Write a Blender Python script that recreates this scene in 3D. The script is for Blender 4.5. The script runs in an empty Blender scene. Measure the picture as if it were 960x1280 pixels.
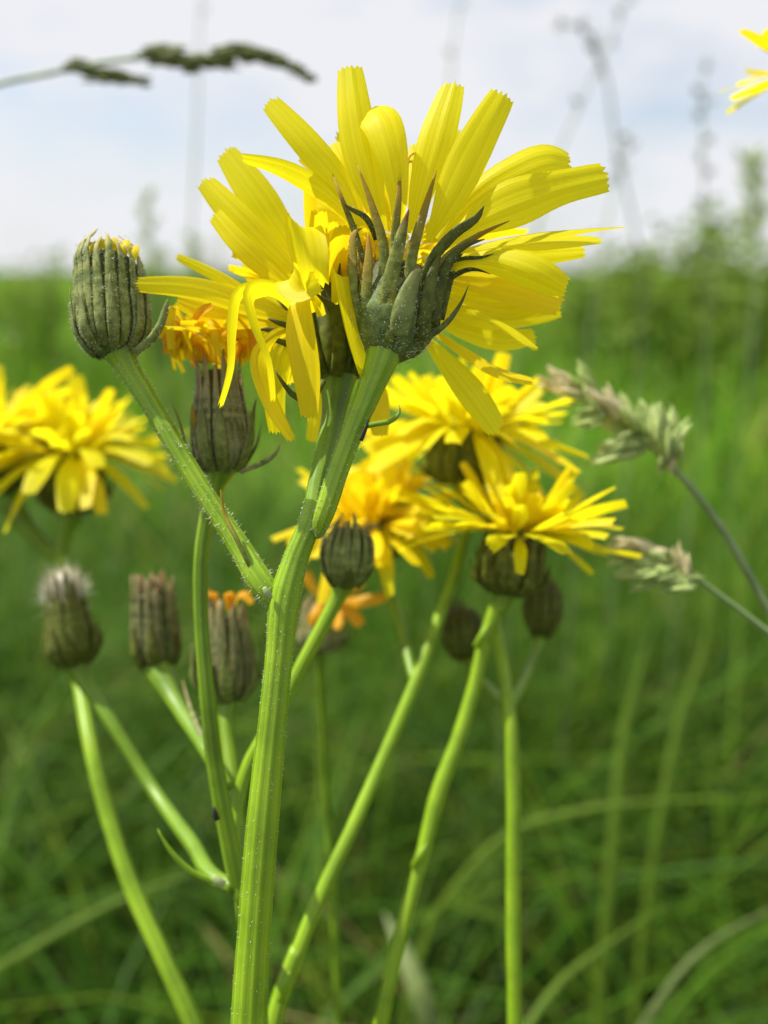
import bpy, math, random
import numpy as np
from math import radians, sin, cos, pi

random.seed(7)
rng = np.random.default_rng(7)

# ------------------------------------------------------------------ camera
H = 0.62                       # camera height above the ground, metres
PITCH = radians(15.2)
F = 1110.0                     # focal length in photo pixels (960 x 1280)
scene = bpy.context.scene
cam_data = bpy.data.cameras.new('camera')
cam = bpy.data.objects.new('camera', cam_data)
scene.collection.objects.link(cam)
cam.location = (0, 0, H)
cam.rotation_euler = (pi / 2 - PITCH, 0, 0)
cam_data.sensor_fit = 'VERTICAL'
cam_data.sensor_height = 6.17
cam_data.sensor_width = 4.63
cam_data.lens = 6.17 * F / 1280.0
cam_data.clip_start = 0.01
cam_data.clip_end = 500
cam_data.dof.use_dof = True
cam_data.dof.focus_distance = 0.0985
cam_data.dof.aperture_fstop = 2.15
scene.camera = cam

# ------------------------------------------------------------------ light
SUN_EL = radians(58)
SUN_AZ = radians(-78)          # measured from +Y towards +X (camera looks along +Y)
world = bpy.data.worlds.new('World')
scene.world = world
world.use_nodes = True
nt = world.node_tree
nt.nodes.clear()
out = nt.nodes.new('ShaderNodeOutputWorld')
bg = nt.nodes.new('ShaderNodeBackground')
bg.inputs['Strength'].default_value = 0.12
sky = nt.nodes.new('ShaderNodeTexSky')
sky.sky_type = 'NISHITA'
sky.sun_disc = False
sky.sun_elevation = SUN_EL
sky.sun_rotation = SUN_AZ
sky.air_density = 1.0
sky.dust_density = 1.5
tc = nt.nodes.new('ShaderNodeTexCoord')
mp = nt.nodes.new('ShaderNodeMapping')
mp.inputs['Scale'].default_value = (1.0, 1.0, 2.6)
nz = nt.nodes.new('ShaderNodeTexNoise')
nz.inputs['Scale'].default_value = 3.4
nz.inputs['Detail'].default_value = 6
nz.inputs['Roughness'].default_value = 0.55
rp = nt.nodes.new('ShaderNodeValToRGB')
rp.color_ramp.elements[0].position = 0.36
rp.color_ramp.elements[0].color = (0.35, 0.35, 0.35, 1)
rp.color_ramp.elements[1].position = 0.56
rp.color_ramp.elements[1].color = (1, 1, 1, 1)
mx = nt.nodes.new('ShaderNodeMixRGB')
mx.inputs['Color2'].default_value = (5.45, 5.5, 5.75, 1)
nt.links.new(tc.outputs['Generated'], mp.inputs['Vector'])
nt.links.new(mp.outputs['Vector'], nz.inputs['Vector'])
nt.links.new(nz.outputs['Fac'], rp.inputs['Fac'])
nt.links.new(rp.outputs['Color'], mx.inputs['Fac'])
nt.links.new(sky.outputs['Color'], mx.inputs['Color1'])
nt.links.new(mx.outputs['Color'], bg.inputs['Color'])
nt.links.new(bg.outputs['Background'], out.inputs['Surface'])

sun_data = bpy.data.lights.new('sun', 'SUN')
sun_data.energy = 5.0
sun_data.angle = radians(0.5)
sun_data.color = (1.0, 0.95, 0.86)
sun = bpy.data.objects.new('sun', sun_data)
scene.collection.objects.link(sun)
sun.location = (-2, 0, 4)
sun.rotation_euler = (pi / 2 - SUN_EL, 0, pi - SUN_AZ)

vs = scene.view_settings
vs.view_transform = 'Standard'
vs.look = 'None'
vs.exposure = 0.4
vs.gamma = 1.0
scene.cycles.use_denoising = True
scene.cycles.max_bounces = 10
scene.cycles.diffuse_bounces = 5
scene.cycles.sample_clamp_indirect = 6.0

# ------------------------------------------------------------------ helpers
RIGHT = np.array([1.0, 0, 0])
UP = np.array([0, sin(PITCH), cos(PITCH)])
FWD = np.array([0, cos(PITCH), -sin(PITCH)])
CAM = np.array([0, 0, H])


def P(x, y, d):
    """photo pixel + distance along the view axis (m) -> world point"""
    return CAM + FWD * d + RIGHT * ((x - 480) / F * d) + UP * ((640 - y) / F * d)


def D(r, u, f):
    v = RIGHT * r + UP * u + FWD * f
    return v / np.linalg.norm(v)


def nrm(v):
    v = np.asarray(v, float)
    return v / (np.linalg.norm(v) + 1e-12)


def spline(pts, n):
    """smooth curve through pts (chord-length Hermite), n+1 samples spread evenly over the spans"""
    p = np.asarray(pts, float)
    k = len(p)
    if k == 2:
        t = np.linspace(0, 1, n + 1)[:, None]
        return p[0] * (1 - t) + p[1] * t
    dt = np.linalg.norm(np.diff(p[:, :3], axis=0), axis=1) + 1e-9
    v = np.diff(p, axis=0) / dt[:, None]
    m = np.empty_like(p)
    m[1:-1] = (v[:-1] * dt[1:, None] + v[1:] * dt[:-1, None]) / (dt[1:] + dt[:-1])[:, None]
    m[0] = 1.5 * v[0] - 0.5 * m[1]
    m[-1] = 1.5 * v[-1] - 0.5 * m[-2]
    res = []
    for s in np.linspace(0, k - 1, n + 1):
        i = min(int(s), k - 2)
        t = s - i
        h = dt[i]
        res.append((2 * t ** 3 - 3 * t * t + 1) * p[i] + (t ** 3 - 2 * t * t + t) * h * m[i] + (3 * t * t - 2 * t ** 3) * p[i + 1] + (t ** 3 - t * t) * h * m[i + 1])
    return np.array(res)


ORI = {}
COL = scene.collection


def root(name, label, cat, loc, group=None, kind=None):
    o = bpy.data.objects.new(name, None)
    o.empty_display_size = 0.02
    COL.objects.link(o)
    o.location = tuple(loc)
    o['label'] = label
    o['category'] = cat
    if group:
        o['group'] = group
    ORI[o.name] = np.array(loc, float)
    return o


def mk(name, V, Fc, mat, parent=None, origin=None, uv=None, kind=None, col=None, smooth=True):
    V = np.asarray(V, float)
    if origin is None:
        origin = ORI[parent.name] if parent else np.zeros(3)
    origin = np.asarray(origin, float)
    me = bpy.data.meshes.new(name)
    me.from_pydata((V - origin).tolist(), [], [list(map(int, f)) for f in Fc])
    if uv is not None:
        lay = me.uv_layers.new(name='UVMap')
        lay.data.foreach_set('uv', np.asarray(uv, np.float32).ravel())
    if smooth:
        me.polygons.foreach_set('use_smooth', [True] * len(me.polygons))
    me.materials.append(mat)
    me.update()
    o = bpy.data.objects.new(name, me)
    COL.objects.link(o)
    if parent:
        o.parent = parent
        o.location = tuple(origin - ORI[parent.name])
    else:
        o.location = tuple(origin)
    ORI[o.name] = origin
    if kind:
        o['kind'] = kind
    return o


def frames(C, hint=None):
    T = np.empty_like(C)
    T[1:-1] = C[2:] - C[:-2]
    T[0] = C[1] - C[0]
    T[-1] = C[-1] - C[-2]
    T = T / (np.linalg.norm(T, axis=1)[:, None] + 1e-12)
    h = np.array([0.3, -1, 0.1]) if hint is None else np.asarray(hint, float)
    N = []
    n = nrm(h - T[0] * h.dot(T[0]))
    for t in T:
        n = nrm(n - t * n.dot(t))
        N.append(n)
    N = np.array(N)
    B = np.cross(T, N)
    return T, N, B


def tube_data(pts, rad, n=24, na=12, ribs=0, ribdepth=0.05, flat=1.0, hint=None, cap=True, jitter=0.0, seed=0):
    """pts k x 3, rad list of k radii -> verts, faces, loop uvs"""
    X = np.hstack([np.asarray(pts, float), np.asarray(rad, float)[:, None]])
    S = spline(X, n)
    C, R = S[:, :3], np.maximum(S[:, 3], 1e-6)
    if jitter:
        r = np.random.default_rng(seed)
        k = r.normal(size=(n + 1,))
        k = np.convolve(k, np.ones(5) / 5, 'same')
        R = R * (1 + jitter * k)
    T, N, B = frames(C, hint)
    V, Fc, uv = [], [], []
    ang = np.arange(na) / na * 2 * pi
    rib = 1 + (ribdepth * np.cos(ribs * ang) if ribs else 0 * ang)
    for i in range(n + 1):
        V.extend(C[i] + R[i] * ((np.cos(ang) * rib * flat)[:, None] * N[i] + (np.sin(ang) * rib)[:, None] * B[i]))
    for i in range(n):
        for j in range(na):
            k = (j + 1) % na
            Fc.append((i * na + j, i * na + k, (i + 1) * na + k, (i + 1) * na + j))
            uv += [(j / na, i / n), ((j + 1) / na, i / n), ((j + 1) / na, (i + 1) / n), (j / na, (i + 1) / n)]
    if cap:
        Fc.append(tuple(range(na))[::-1]); uv += [(0.5, 0)] * na
        Fc.append(tuple(n * na + j for j in range(na))); uv += [(0.5, 1)] * na
    return np.array(V), Fc, uv, (C, R, N, B)


def hair_data(samples, length, rad, r):
    """little three-sided spikes at (point, normal) samples"""
    V, Fc = [], []
    for p, nn in samples:
        L = length * r.uniform(0.4, 1.3)
        d = nrm(nn + r.normal(size=3) * 0.45)
        a = nrm(np.cross(d, r.normal(size=3)))
        b = np.cross(d, a)
        k = len(V)
        for q in range(3):
            V.append(p + rad * (cos(q * 2.094) * a + sin(q * 2.094) * b))
        V.append(p + d * L)
        Fc += [(k, k + 1, k + 3), (k + 1, k + 2, k + 3), (k + 2, k, k + 3)]
    return V, Fc


def stem(name, parent, pts, rad, mat, n=40, na=16, ribs=8, ribdepth=0.05, hairs=0, hl=0.0005, hr=0.00003, seed=1):
    """pts: world points"""
    V, Fc, uv, (C, R, N, B) = tube_data(pts, rad, n, na, ribs, ribdepth, jitter=0.03, seed=seed)
    o = mk(name, V, Fc, mat, parent, uv=uv)
    if hairs:
        r = np.random.default_rng(seed)
        smp = []
        for _ in range(hairs):
            i = r.integers(0, len(C) - 1)
            t = r.random(); a = r.random() * 2 * pi
            nn = cos(a) * N[i] + sin(a) * B[i]
            smp.append(((C[i] * (1 - t) + C[i + 1] * t) + nn * (R[i] * (1 - t) + R[i + 1] * t) * 0.98, nn))
        hv, hf = hair_data(smp, hl, hr, r)
        mk('hairs', hv, hf, M['hair'], o, kind='stuff', smooth=False)
    return o


def petal_data(pts, W, hint, n=12, m=8, tw0=0.0, tw1=0.0, cup=0.18, prof='ligule', seed=0, teeth=True):
    r = np.random.default_rng(seed)
    C = spline(pts, n)
    T, N, B = frames(C, hint)
    V, Fc, uv = [], [], []
    L = np.sum(np.linalg.norm(np.diff(C, axis=0), axis=1))
    wob = r.normal(size=3) * 0.05
    tj = r.uniform(0.2, 1.6, m + 1)
    ph0, ph1, edge = r.uniform(0, 6), r.uniform(0, 6), r.uniform(0.2, 1.2)
    for i in range(n + 1):
        t = i / n
        if prof == 'ligule':
            w = 0.24 + 0.76 * sin(min(1, t / 0.66) * pi / 2) ** 1.25
            w *= 1 - 0.36 * max(0, (t - 0.58) / 0.42) ** 2.0
        else:
            w = 0.8 + 0.2 * min(1, t / 0.3)
            w *= 1 - max(0, (t - 0.4) / 0.6) ** 2 * 0.93
        w *= 1 + wob[0] * sin(5 * t) + wob[1] * sin(9 * t + 1)
        a = tw0 + (tw1 - tw0) * t
        s = B[i] * cos(a) + N[i] * sin(a)
        nn = np.cross(s, T[i])
        for j in range(m + 1):
            x = 2 * j / m - 1
            off = cup * (0.35 - x * x) * W * w * (1 - 0.3 * t)
            off += 0.015 * W * sin(x * 7.9 + ph0) * (t > 0.1) + 0.05 * W * edge * x * sin(9 * t + ph1) * t
            p = C[i] + s * (x * W * w / 2) + nn * off
            if i == n and teeth:
                p = p + T[i] * (L * 0.014 * tj[j] * (1 if j % 2 == 0 else -0.7) - x * x * L * 0.012)
            V.append(p)
    for i in range(n):
        for j in range(m):
            k = i * (m + 1) + j
            Fc.append((k, k + 1, k + m + 2, k + m + 1))
            uv += [(j / m, i / n), ((j + 1) / m, i / n), ((j + 1) / m, (i + 1) / n), (j / m, (i + 1) / n)]
    return V, Fc, uv


def petal(parent, pts, W, hint, mat, name='petal', **kw):
    V, Fc, uv = petal_data(pts, W, hint, **kw)
    return mk(name, V, Fc, mat, parent, origin=np.asarray(pts[0]), uv=uv)


FUZZ, FUZZ_N = None, 40


def flush_fuzz(o, hl, hr, seed):
    global FUZZ
    hv, hf = hair_data(FUZZ, hl, hr, np.random.default_rng(seed))
    mk('hairs', hv, hf, M['hair'], o, kind='stuff', smooth=False)
    FUZZ = None


def bract(parent, pts, W, mat, hint=None, flat=0.45, n=9, na=8, label=None, name='bract', blunt=0.12):
    k = len(pts)
    t = np.linspace(0, 1, k)
    rad = W / 2 * np.where(t < 0.35, 0.78 + 0.22 * t / 0.35, 1 - (1 - blunt) * ((t - 0.35) / 0.65) ** 1.5)
    V, Fc, uv, fr = tube_data(pts, rad, n, na, 0, flat=flat, hint=hint)
    o = mk(name, V, Fc, mat, parent, origin=np.asarray(pts[0]), uv=uv)
    if label:
        o['label'] = label
    if FUZZ is not None:
        C, R, N, B = fr
        for _ in range(FUZZ_N):
            i = int(rng.integers(0, max(1, int(len(C) * 0.7))))
            a = rng.uniform(-1.4, 1.4)
            t = rng.random()
            FUZZ.append((C[i] * (1 - t) + C[i + 1] * t + N[i] * cos(a) * R[i] * flat + B[i] * sin(a) * R[i], N[i] * cos(a) + B[i] * sin(a)))
    return o


def lathe(base, axis, L, prof, na=28, n=14):
    """prof(t)->radius"""
    pts = [base + axis * (L * t) for t in np.linspace(0, 1, n + 1)]
    rad = [prof(t) for t in np.linspace(0, 1, n + 1)]
    return tube_data(pts, rad, n, na, 0)


# ------------------------------------------------------------------ materials
M = {}


def new_mat(name):
    m = bpy.data.materials.new(name)
    m.use_nodes = True
    nt = m.node_tree
    nt.nodes.clear()
    return m, nt, nt.nodes, nt.links


def stripes(ns, ln, count, dist=0.35):
    uvn = ns.new('ShaderNodeTexCoord')
    mpn = ns.new('ShaderNodeMapping')
    mpn.inputs['Scale'].default_value = (count, 0.35, 1)
    nzn = ns.new('ShaderNodeTexNoise')
    nzn.inputs['Scale'].default_value = 1.0
    nzn.inputs['Detail'].default_value = 3
    nzn.inputs['Distortion'].default_value = dist
    ln.new(uvn.outputs['UV'], mpn.inputs['Vector'])
    ln.new(mpn.outputs['Vector'], nzn.inputs['Vector'])
    return nzn.outputs['Fac'], uvn


def ramp(ns, ln, fac, stops):
    r = ns.new('ShaderNodeValToRGB')
    e = r.color_ramp.elements
    while len(e) < len(stops):
        e.new(0.5)
    for el, (p, c) in zip(e, stops):
        el.position = p
        el.color = (*c, 1)
    ln.new(fac, r.inputs['Fac'])
    return r.outputs['Color']


def petal_mat(name, c0, c1, trans=0.5, tint=None):
    m, nt, ns, ln = new_mat(name)
    o = ns.new('ShaderNodeOutputMaterial')
    f, uvn = stripes(ns, ln, 15)
    c = ramp(ns, ln, f, [(0.3, c0), (0.7, c1)])
    pb = ns.new('ShaderNodeBsdfPrincipled')
    pb.inputs['Roughness'].default_value = 0.5
    pb.inputs['Specular IOR Level'].default_value = 0.25
    tr = ns.new('ShaderNodeBsdfTranslucent')
    mix = ns.new('ShaderNodeMixShader')
    mix.inputs['Fac'].default_value = trans
    bp = ns.new('ShaderNodeBump')
    bp.inputs['Strength'].default_value = 0.3
    bp.inputs['Distance'].default_value = 0.00018
    ln.new(f, bp.inputs['Height'])
    ln.new(bp.outputs['Normal'], pb.inputs['Normal'])
    ln.new(c, pb.inputs['Base Color'])
    ln.new(c, tr.inputs['Color'])
    ln.new(pb.outputs[0], mix.inputs[1])
    ln.new(tr.outputs[0], mix.inputs[2])
    ln.new(mix.outputs[0], o.inputs['Surface'])
    M[name] = m


petal_mat('petal', (0.85, 0.76, 0.006), (0.95, 0.90, 0.016), 0.6)
petal_mat('petal_deep', (0.89, 0.70, 0.006), (0.94, 0.79, 0.012), 0.5)
petal_mat('petal_orange', (0.78, 0.34, 0.015), (0.92, 0.56, 0.03), 0.45)
petal_mat('petal_withered', (0.28, 0.19, 0.08), (0.46, 0.36, 0.19), 0.3)


def stem_mat(name, c0, c1, count=14, rough=0.42, streak=None, trans=0.0):
    m, nt, ns, ln = new_mat(name)
    o = ns.new('ShaderNodeOutputMaterial')
    f, uvn = stripes(ns, ln, count, 0.2)
    c = ramp(ns, ln, f, [(0.3, c0), (0.68, c1)])
    tc = ns.new('ShaderNodeTexCoord')
    nzn = ns.new('ShaderNodeTexNoise')
    nzn.inputs['Scale'].default_value = 160
    nzn.inputs['Detail'].default_value = 5
    ln.new(tc.outputs['Object'], nzn.inputs['Vector'])
    mixc = ns.new('ShaderNodeMixRGB')
    mixc.blend_type = 'MULTIPLY'
    mixc.inputs['Fac'].default_value = 0.8
    cr = ramp(ns, ln, nzn.outputs['Fac'], [(0.28, (0.62, 0.62, 0.55)), (0.5, (1.0, 1.0, 0.9)), (0.72, (1.3, 1.15, 1.25))])
    ln.new(c, mixc.inputs['Color1'])
    ln.new(cr, mixc.inputs['Color2'])
    pb = ns.new('ShaderNodeBsdfPrincipled')
    pb.inputs['Roughness'].default_value = rough
    pb.inputs['Specular IOR Level'].default_value = 0.4
    pb.inputs['Subsurface Weight'].default_value = 0.25
    pb.inputs['Subsurface Radius'].default_value = (0.6, 1.0, 0.2)
    pb.inputs['Subsurface Scale'].default_value = 0.0015
    bp = ns.new('ShaderNodeBump')
    bp.inputs['Strength'].default_value = 0.5
    bp.inputs['Distance'].default_value = 0.0003
    ln.new(f, bp.inputs['Height'])
    ln.new(bp.outputs['Normal'], pb.inputs['Normal'])
    ln.new(mixc.outputs[0], pb.inputs['Base Color'])
    ln.new(pb.outputs[0], o.inputs['Surface'])
    M[name] = m


stem_mat('stem', (0.15, 0.28, 0.008), (0.29, 0.46, 0.018))
stem_mat('stem_deep', (0.10, 0.20, 0.008), (0.20, 0.34, 0.015))
stem_mat('grass_stem', (0.16, 0.25, 0.09), (0.28, 0.36, 0.17), 5)


def bract_mat(name, c0, c1, tip, tpos=0.72):
    """mealy grey-green bract, its own darker tip along the length (uv y)"""
    m, nt, ns, ln = new_mat(name)
    o = ns.new('ShaderNodeOutputMaterial')
    tc = ns.new('ShaderNodeTexCoord')
    nzn = ns.new('ShaderNodeTexNoise')
    nzn.inputs['Scale'].default_value = 900
    nzn.inputs['Detail'].default_value = 4
    ln.new(tc.outputs['Object'], nzn.inputs['Vector'])
    c = ramp(ns, ln, nzn.outputs['Fac'], [(0.36, c0), (0.66, c1)])
    sep = ns.new('ShaderNodeSeparateXYZ')
    ln.new(tc.outputs['UV'], sep.inputs[0])
    k = ramp(ns, ln, sep.outputs['Y'], [(tpos - 0.2, (0, 0, 0)), (min(1, tpos + 0.25), (1, 1, 1))])
    mix = ns.new('ShaderNodeMixRGB')
    mix.inputs['Color2'].default_value = (*tip, 1)
    ln.new(k, mix.inputs['Fac'])
    ln.new(c, mix.inputs['Color1'])
    pb = ns.new('ShaderNodeBsdfPrincipled')
    pb.inputs['Roughness'].default_value = 0.6
    pb.inputs['Specular IOR Level'].default_value = 0.3
    bp = ns.new('ShaderNodeBump')
    bp.inputs['Strength'].default_value = 0.4
    bp.inputs['Distance'].default_value = 0.0002
    ln.new(nzn.outputs['Fac'], bp.inputs['Height'])
    ln.new(bp.outputs['Normal'], pb.inputs['Normal'])
    ln.new(mix.outputs[0], pb.inputs['Base Color'])
    tr = ns.new('ShaderNodeBsdfTranslucent')
    ln.new(mix.outputs[0], tr.inputs['Color'])
    ms = ns.new('ShaderNodeMixShader')
    mth = ns.new('ShaderNodeMath')
    mth.operation = 'MULTIPLY'
    mth.inputs[1].default_value = 0.18      # thin translucent tips, opaque fleshy base
    ln.new(k, mth.inputs[0])
    ln.new(mth.outputs[0], ms.inputs['Fac'])
    ln.new(pb.outputs[0], ms.inputs[1])
    ln.new(tr.outputs[0], ms.inputs[2])
    ln.new(ms.outputs[0], o.inputs['Surface'])
    M[name] = m


bract_mat('bract', (0.095, 0.12, 0.010), (0.25, 0.285, 0.045), (0.36, 0.24, 0.012), 0.5)
bract_mat('bract_pale', (0.12, 0.16, 0.03), (0.23, 0.27, 0.07), (0.18, 0.19, 0.05))
bract_mat('bract_dark', (0.055, 0.075, 0.006), (0.14, 0.165, 0.018), (0.105, 0.11, 0.012), 0.65)
bract_mat('bract_outer', (0.10, 0.13, 0.02), (0.26, 0.30, 0.08), (0.17, 0.18, 0.05), 0.7)
bract_mat('bract_dry', (0.11, 0.125, 0.03), (0.32, 0.32, 0.14), (0.38, 0.29, 0.13), 0.8)
bract_mat('bract_old', (0.07, 0.08, 0.02), (0.19, 0.19, 0.07), (0.3, 0.23, 0.1), 0.92)
bract_mat('bract_red', (0.095, 0.12, 0.010), (0.25, 0.285, 0.045), (0.14, 0.03, 0.015), 0.85)
bract_mat('bract_yellow', (0.10, 0.135, 0.02), (0.28, 0.31, 0.085), (0.45, 0.36, 0.07), 0.99)
bract_mat('involucre', (0.06, 0.10, 0.018), (0.16, 0.22, 0.05), (0.08, 0.08, 0.02))


def plain(name, c, rough=0.6, trans=0.0):
    m, nt, ns, ln = new_mat(name)
    o = ns.new('ShaderNodeOutputMaterial')
    tc = ns.new('ShaderNodeTexCoord')
    nzn = ns.new('ShaderNodeTexNoise')
    nzn.inputs['Scale'].default_value = 300
    ln.new(tc.outputs['Object'], nzn.inputs['Vector'])
    cc = ramp(ns, ln, nzn.outputs['Fac'], [(0.3, tuple(v * 0.75 for v in c)), (0.7, tuple(min(1, v * 1.15) for v in c))])
    pb = ns.new('ShaderNodeBsdfPrincipled')
    pb.inputs['Roughness'].default_value = rough
    ln.new(cc, pb.inputs['Base Color'])
    if trans:
        tr = ns.new('ShaderNodeBsdfTranslucent')
        ln.new(cc, tr.inputs['Color'])
        mix = ns.new('ShaderNodeMixShader')
        mix.inputs['Fac'].default_value = trans
        ln.new(pb.outputs[0], mix.inputs[1])
        ln.new(tr.outputs[0], mix.inputs[2])
        ln.new(mix.outputs[0], o.inputs['Surface'])
    else:
        ln.new(pb.outputs[0], o.inputs['Surface'])
    M[name] = m


plain('hair', (0.78, 0.8, 0.66), 0.5, 0.4)
plain('pappus', (0.86, 0.82, 0.70), 0.7, 0.4)
plain('spikelet', (0.54, 0.66, 0.24), 0.6, 0.4)
plain('spikelet_pink', (0.76, 0.70, 0.42), 0.6, 0.4)
plain('spikelet_dark', (0.20, 0.24, 0.07), 0.6, 0.25)
plain('spikelet_grey', (0.34, 0.36, 0.29), 0.6, 0.25)
plain('joint', (0.34, 0.42, 0.16), 0.5)
plain('scar', (0.02, 0.02, 0.01), 0.7)
plain('style', (0.9, 0.62, 0.02), 0.5, 0.3)


def grass_mat():
    m, nt, ns, ln = new_mat('grass')
    o = ns.new('ShaderNodeOutputMaterial')
    at = ns.new('ShaderNodeAttribute')
    at.attribute_name = 'tint'
    pb = ns.new('ShaderNodeBsdfPrincipled')
    pb.inputs['Roughness'].default_value = 0.55
    pb.inputs['Specular IOR Level'].default_value = 0.18
    tr = ns.new('ShaderNodeBsdfTranslucent')
    mix = ns.new('ShaderNodeMixShader')
    mix.inputs['Fac'].default_value = 0.42
    ln.new(at.outputs['Color'], pb.inputs['Base Color'])
    ln.new(at.outputs['Color'], tr.inputs['Color'])
    ln.new(pb.outputs[0], mix.inputs[1])
    ln.new(tr.outputs[0], mix.inputs[2])
    ln.new(mix.outputs[0], o.inputs['Surface'])
    M['grass'] = m
    m, nt, ns, ln = new_mat('soil')
    o = ns.new('ShaderNodeOutputMaterial')
    tc = ns.new('ShaderNodeTexCoord')
    nzn = ns.new('ShaderNodeTexNoise')
    nzn.inputs['Scale'].default_value = 1.5
    nzn.inputs['Detail'].default_value = 8
    ln.new(tc.outputs['Object'], nzn.inputs['Vector'])
    c = ramp(ns, ln, nzn.outputs['Fac'], [(0.3, (0.018, 0.02, 0.009)), (0.7, (0.045, 0.05, 0.018))])
    pb = ns.new('ShaderNodeBsdfPrincipled')
    pb.inputs['Roughness'].default_value = 0.9
    ln.new(c, pb.inputs['Base Color'])
    ln.new(pb.outputs[0], o.inputs['Surface'])
    M['soil'] = m


grass_mat()

# ------------------------------------------------------------------ setting
# meadow ground, gently uneven
gx = np.r_[np.linspace(-300, -8, 12), np.linspace(-7, 7, 29), np.linspace(8, 300, 12)]
gy = np.r_[np.linspace(-20, -2, 5), np.linspace(-1.5, 8, 25), np.linspace(9, 450, 18)]
V = []
for yy in gy:
    for xx in gx:
        V.append((xx, yy, 0.01 * sin(xx * 2.1) * cos(yy * 1.7) - 0.01))
Fc = []
for i in range(len(gy) - 1):
    for j in range(len(gx) - 1):
        k = i * len(gx) + j
        Fc.append((k, k + 1, k + len(gx) + 1, k + len(gx)))
mk('ground', V, Fc, M['soil'], kind='structure')


def blades(name, label, cat, base, height, width, lean, tint, seg=4, mat='grass'):
    """base k x 3 points; arrays of heights, widths, lean lengths; one mesh"""
    k = len(base)
    r = rng
    az = r.uniform(0, 2 * pi, k)
    ldir = np.c_[np.cos(az), np.sin(az), np.zeros(k)]
    az2 = az + pi / 2 + r.normal(0, 0.5, k)
    side = np.c_[np.cos(az2), np.sin(az2), np.zeros(k)]
    rows = []
    for i in range(seg + 1):
        t = i / seg
        c = base + ldir * (lean * t ** 2.0)[:, None]
        c[:, 2] += height * (t - 0.35 * np.clip(lean / np.maximum(height, 1e-6), 0, 1.6) * t ** 3)
        w = width * (1 - t ** 2.2) / 2 + width * 0.02
        rows.append(c - side * w[:, None])
        rows.append(c + side * w[:, None])
    V = np.stack(rows, 1).reshape(-1, 3)
    nv = 2 * (seg + 1)
    f = []
    for i in range(seg):
        f.append([2 * i, 2 * i + 1, 2 * i + 3, 2 * i + 2])
    f = np.array(f)
    Fa = (np.arange(k)[:, None, None] * nv + f[None]).reshape(-1, 4)
    me = bpy.data.meshes.new(name)
    me.vertices.add(len(V)); me.vertices.foreach_set('co', V.ravel())
    me.loops.add(Fa.size); me.loops.foreach_set('vertex_index', Fa.ravel().astype(np.int32))
    me.polygons.add(len(Fa)); me.polygons.foreach_set('loop_start', np.arange(0, Fa.size, 4, dtype=np.int32))
    me.update(calc_edges=True)
    at = me.attributes.new('tint', 'FLOAT_COLOR', 'POINT')
    cc = np.repeat(np.c_[tint, np.ones(k)], nv, axis=0)
    at.data.foreach_set('color', cc.astype(np.float32).ravel())
    me.polygons.foreach_set('use_smooth', [True] * len(me.polygons))
    me.materials.append(M[mat])
    o = bpy.data.objects.new(name, me)
    COL.objects.link(o)
    o['label'] = label; o['category'] = cat; o['kind'] = 'stuff'
    return o


def scatter(n, r0, r1, half=48):
    rr = np.sqrt(rng.uniform(r0 * r0, r1 * r1, n))
    th = rng.uniform(radians(-half), radians(half), n)
    return np.c_[rr * np.sin(th), rr * np.cos(th), np.zeros(n)]


def clumpy(x, y, s=3.0):
    return 0.5 + 0.25 * (np.sin(x * s + 1.1 * np.sin(y * s * 0.7)) + np.sin(y * s * 1.3 + 1.7 * np.sin(x * s * 0.6 + 2)))


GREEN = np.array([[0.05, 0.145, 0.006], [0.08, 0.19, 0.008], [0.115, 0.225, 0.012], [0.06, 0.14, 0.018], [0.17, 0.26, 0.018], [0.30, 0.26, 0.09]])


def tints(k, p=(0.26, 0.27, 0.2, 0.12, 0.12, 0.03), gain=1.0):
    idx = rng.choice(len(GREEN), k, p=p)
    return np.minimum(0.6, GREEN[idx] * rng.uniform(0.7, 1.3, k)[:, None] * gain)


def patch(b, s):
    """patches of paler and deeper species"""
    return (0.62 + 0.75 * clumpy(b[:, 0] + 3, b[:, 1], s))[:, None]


parts = []
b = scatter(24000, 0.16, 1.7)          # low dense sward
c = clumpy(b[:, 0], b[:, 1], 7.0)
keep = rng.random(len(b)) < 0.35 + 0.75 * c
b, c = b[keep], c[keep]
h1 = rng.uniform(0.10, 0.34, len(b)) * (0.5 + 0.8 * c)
parts.append((b, h1, rng.uniform(0.002, 0.006, len(b)), rng.uniform(0.05, 0.38, len(b)), tints(len(b)) * (0.42 + 0.65 * np.clip((np.hypot(b[:, 0], b[:, 1]) - 0.6) / 0.5, 0, 1))[:, None]))  # blades nearest the camera tinted darker, imitating shade deep in the grass
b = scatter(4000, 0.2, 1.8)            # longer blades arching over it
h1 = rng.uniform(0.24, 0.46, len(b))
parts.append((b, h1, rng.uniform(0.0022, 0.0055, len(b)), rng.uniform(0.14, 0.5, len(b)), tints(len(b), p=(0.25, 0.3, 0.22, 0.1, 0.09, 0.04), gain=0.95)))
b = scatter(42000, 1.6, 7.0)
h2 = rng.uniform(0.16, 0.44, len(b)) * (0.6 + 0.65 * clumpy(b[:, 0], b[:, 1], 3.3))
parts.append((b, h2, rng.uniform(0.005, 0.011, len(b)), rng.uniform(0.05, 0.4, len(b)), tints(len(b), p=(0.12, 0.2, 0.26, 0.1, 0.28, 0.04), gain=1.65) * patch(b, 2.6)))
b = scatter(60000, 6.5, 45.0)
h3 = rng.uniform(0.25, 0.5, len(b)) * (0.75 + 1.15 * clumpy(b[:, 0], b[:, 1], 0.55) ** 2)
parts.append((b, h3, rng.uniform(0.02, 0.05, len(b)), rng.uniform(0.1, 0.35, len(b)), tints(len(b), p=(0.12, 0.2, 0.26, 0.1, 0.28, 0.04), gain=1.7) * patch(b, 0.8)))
cat = [np.concatenate([p[i] for p in parts]) for i in range(5)]
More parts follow.
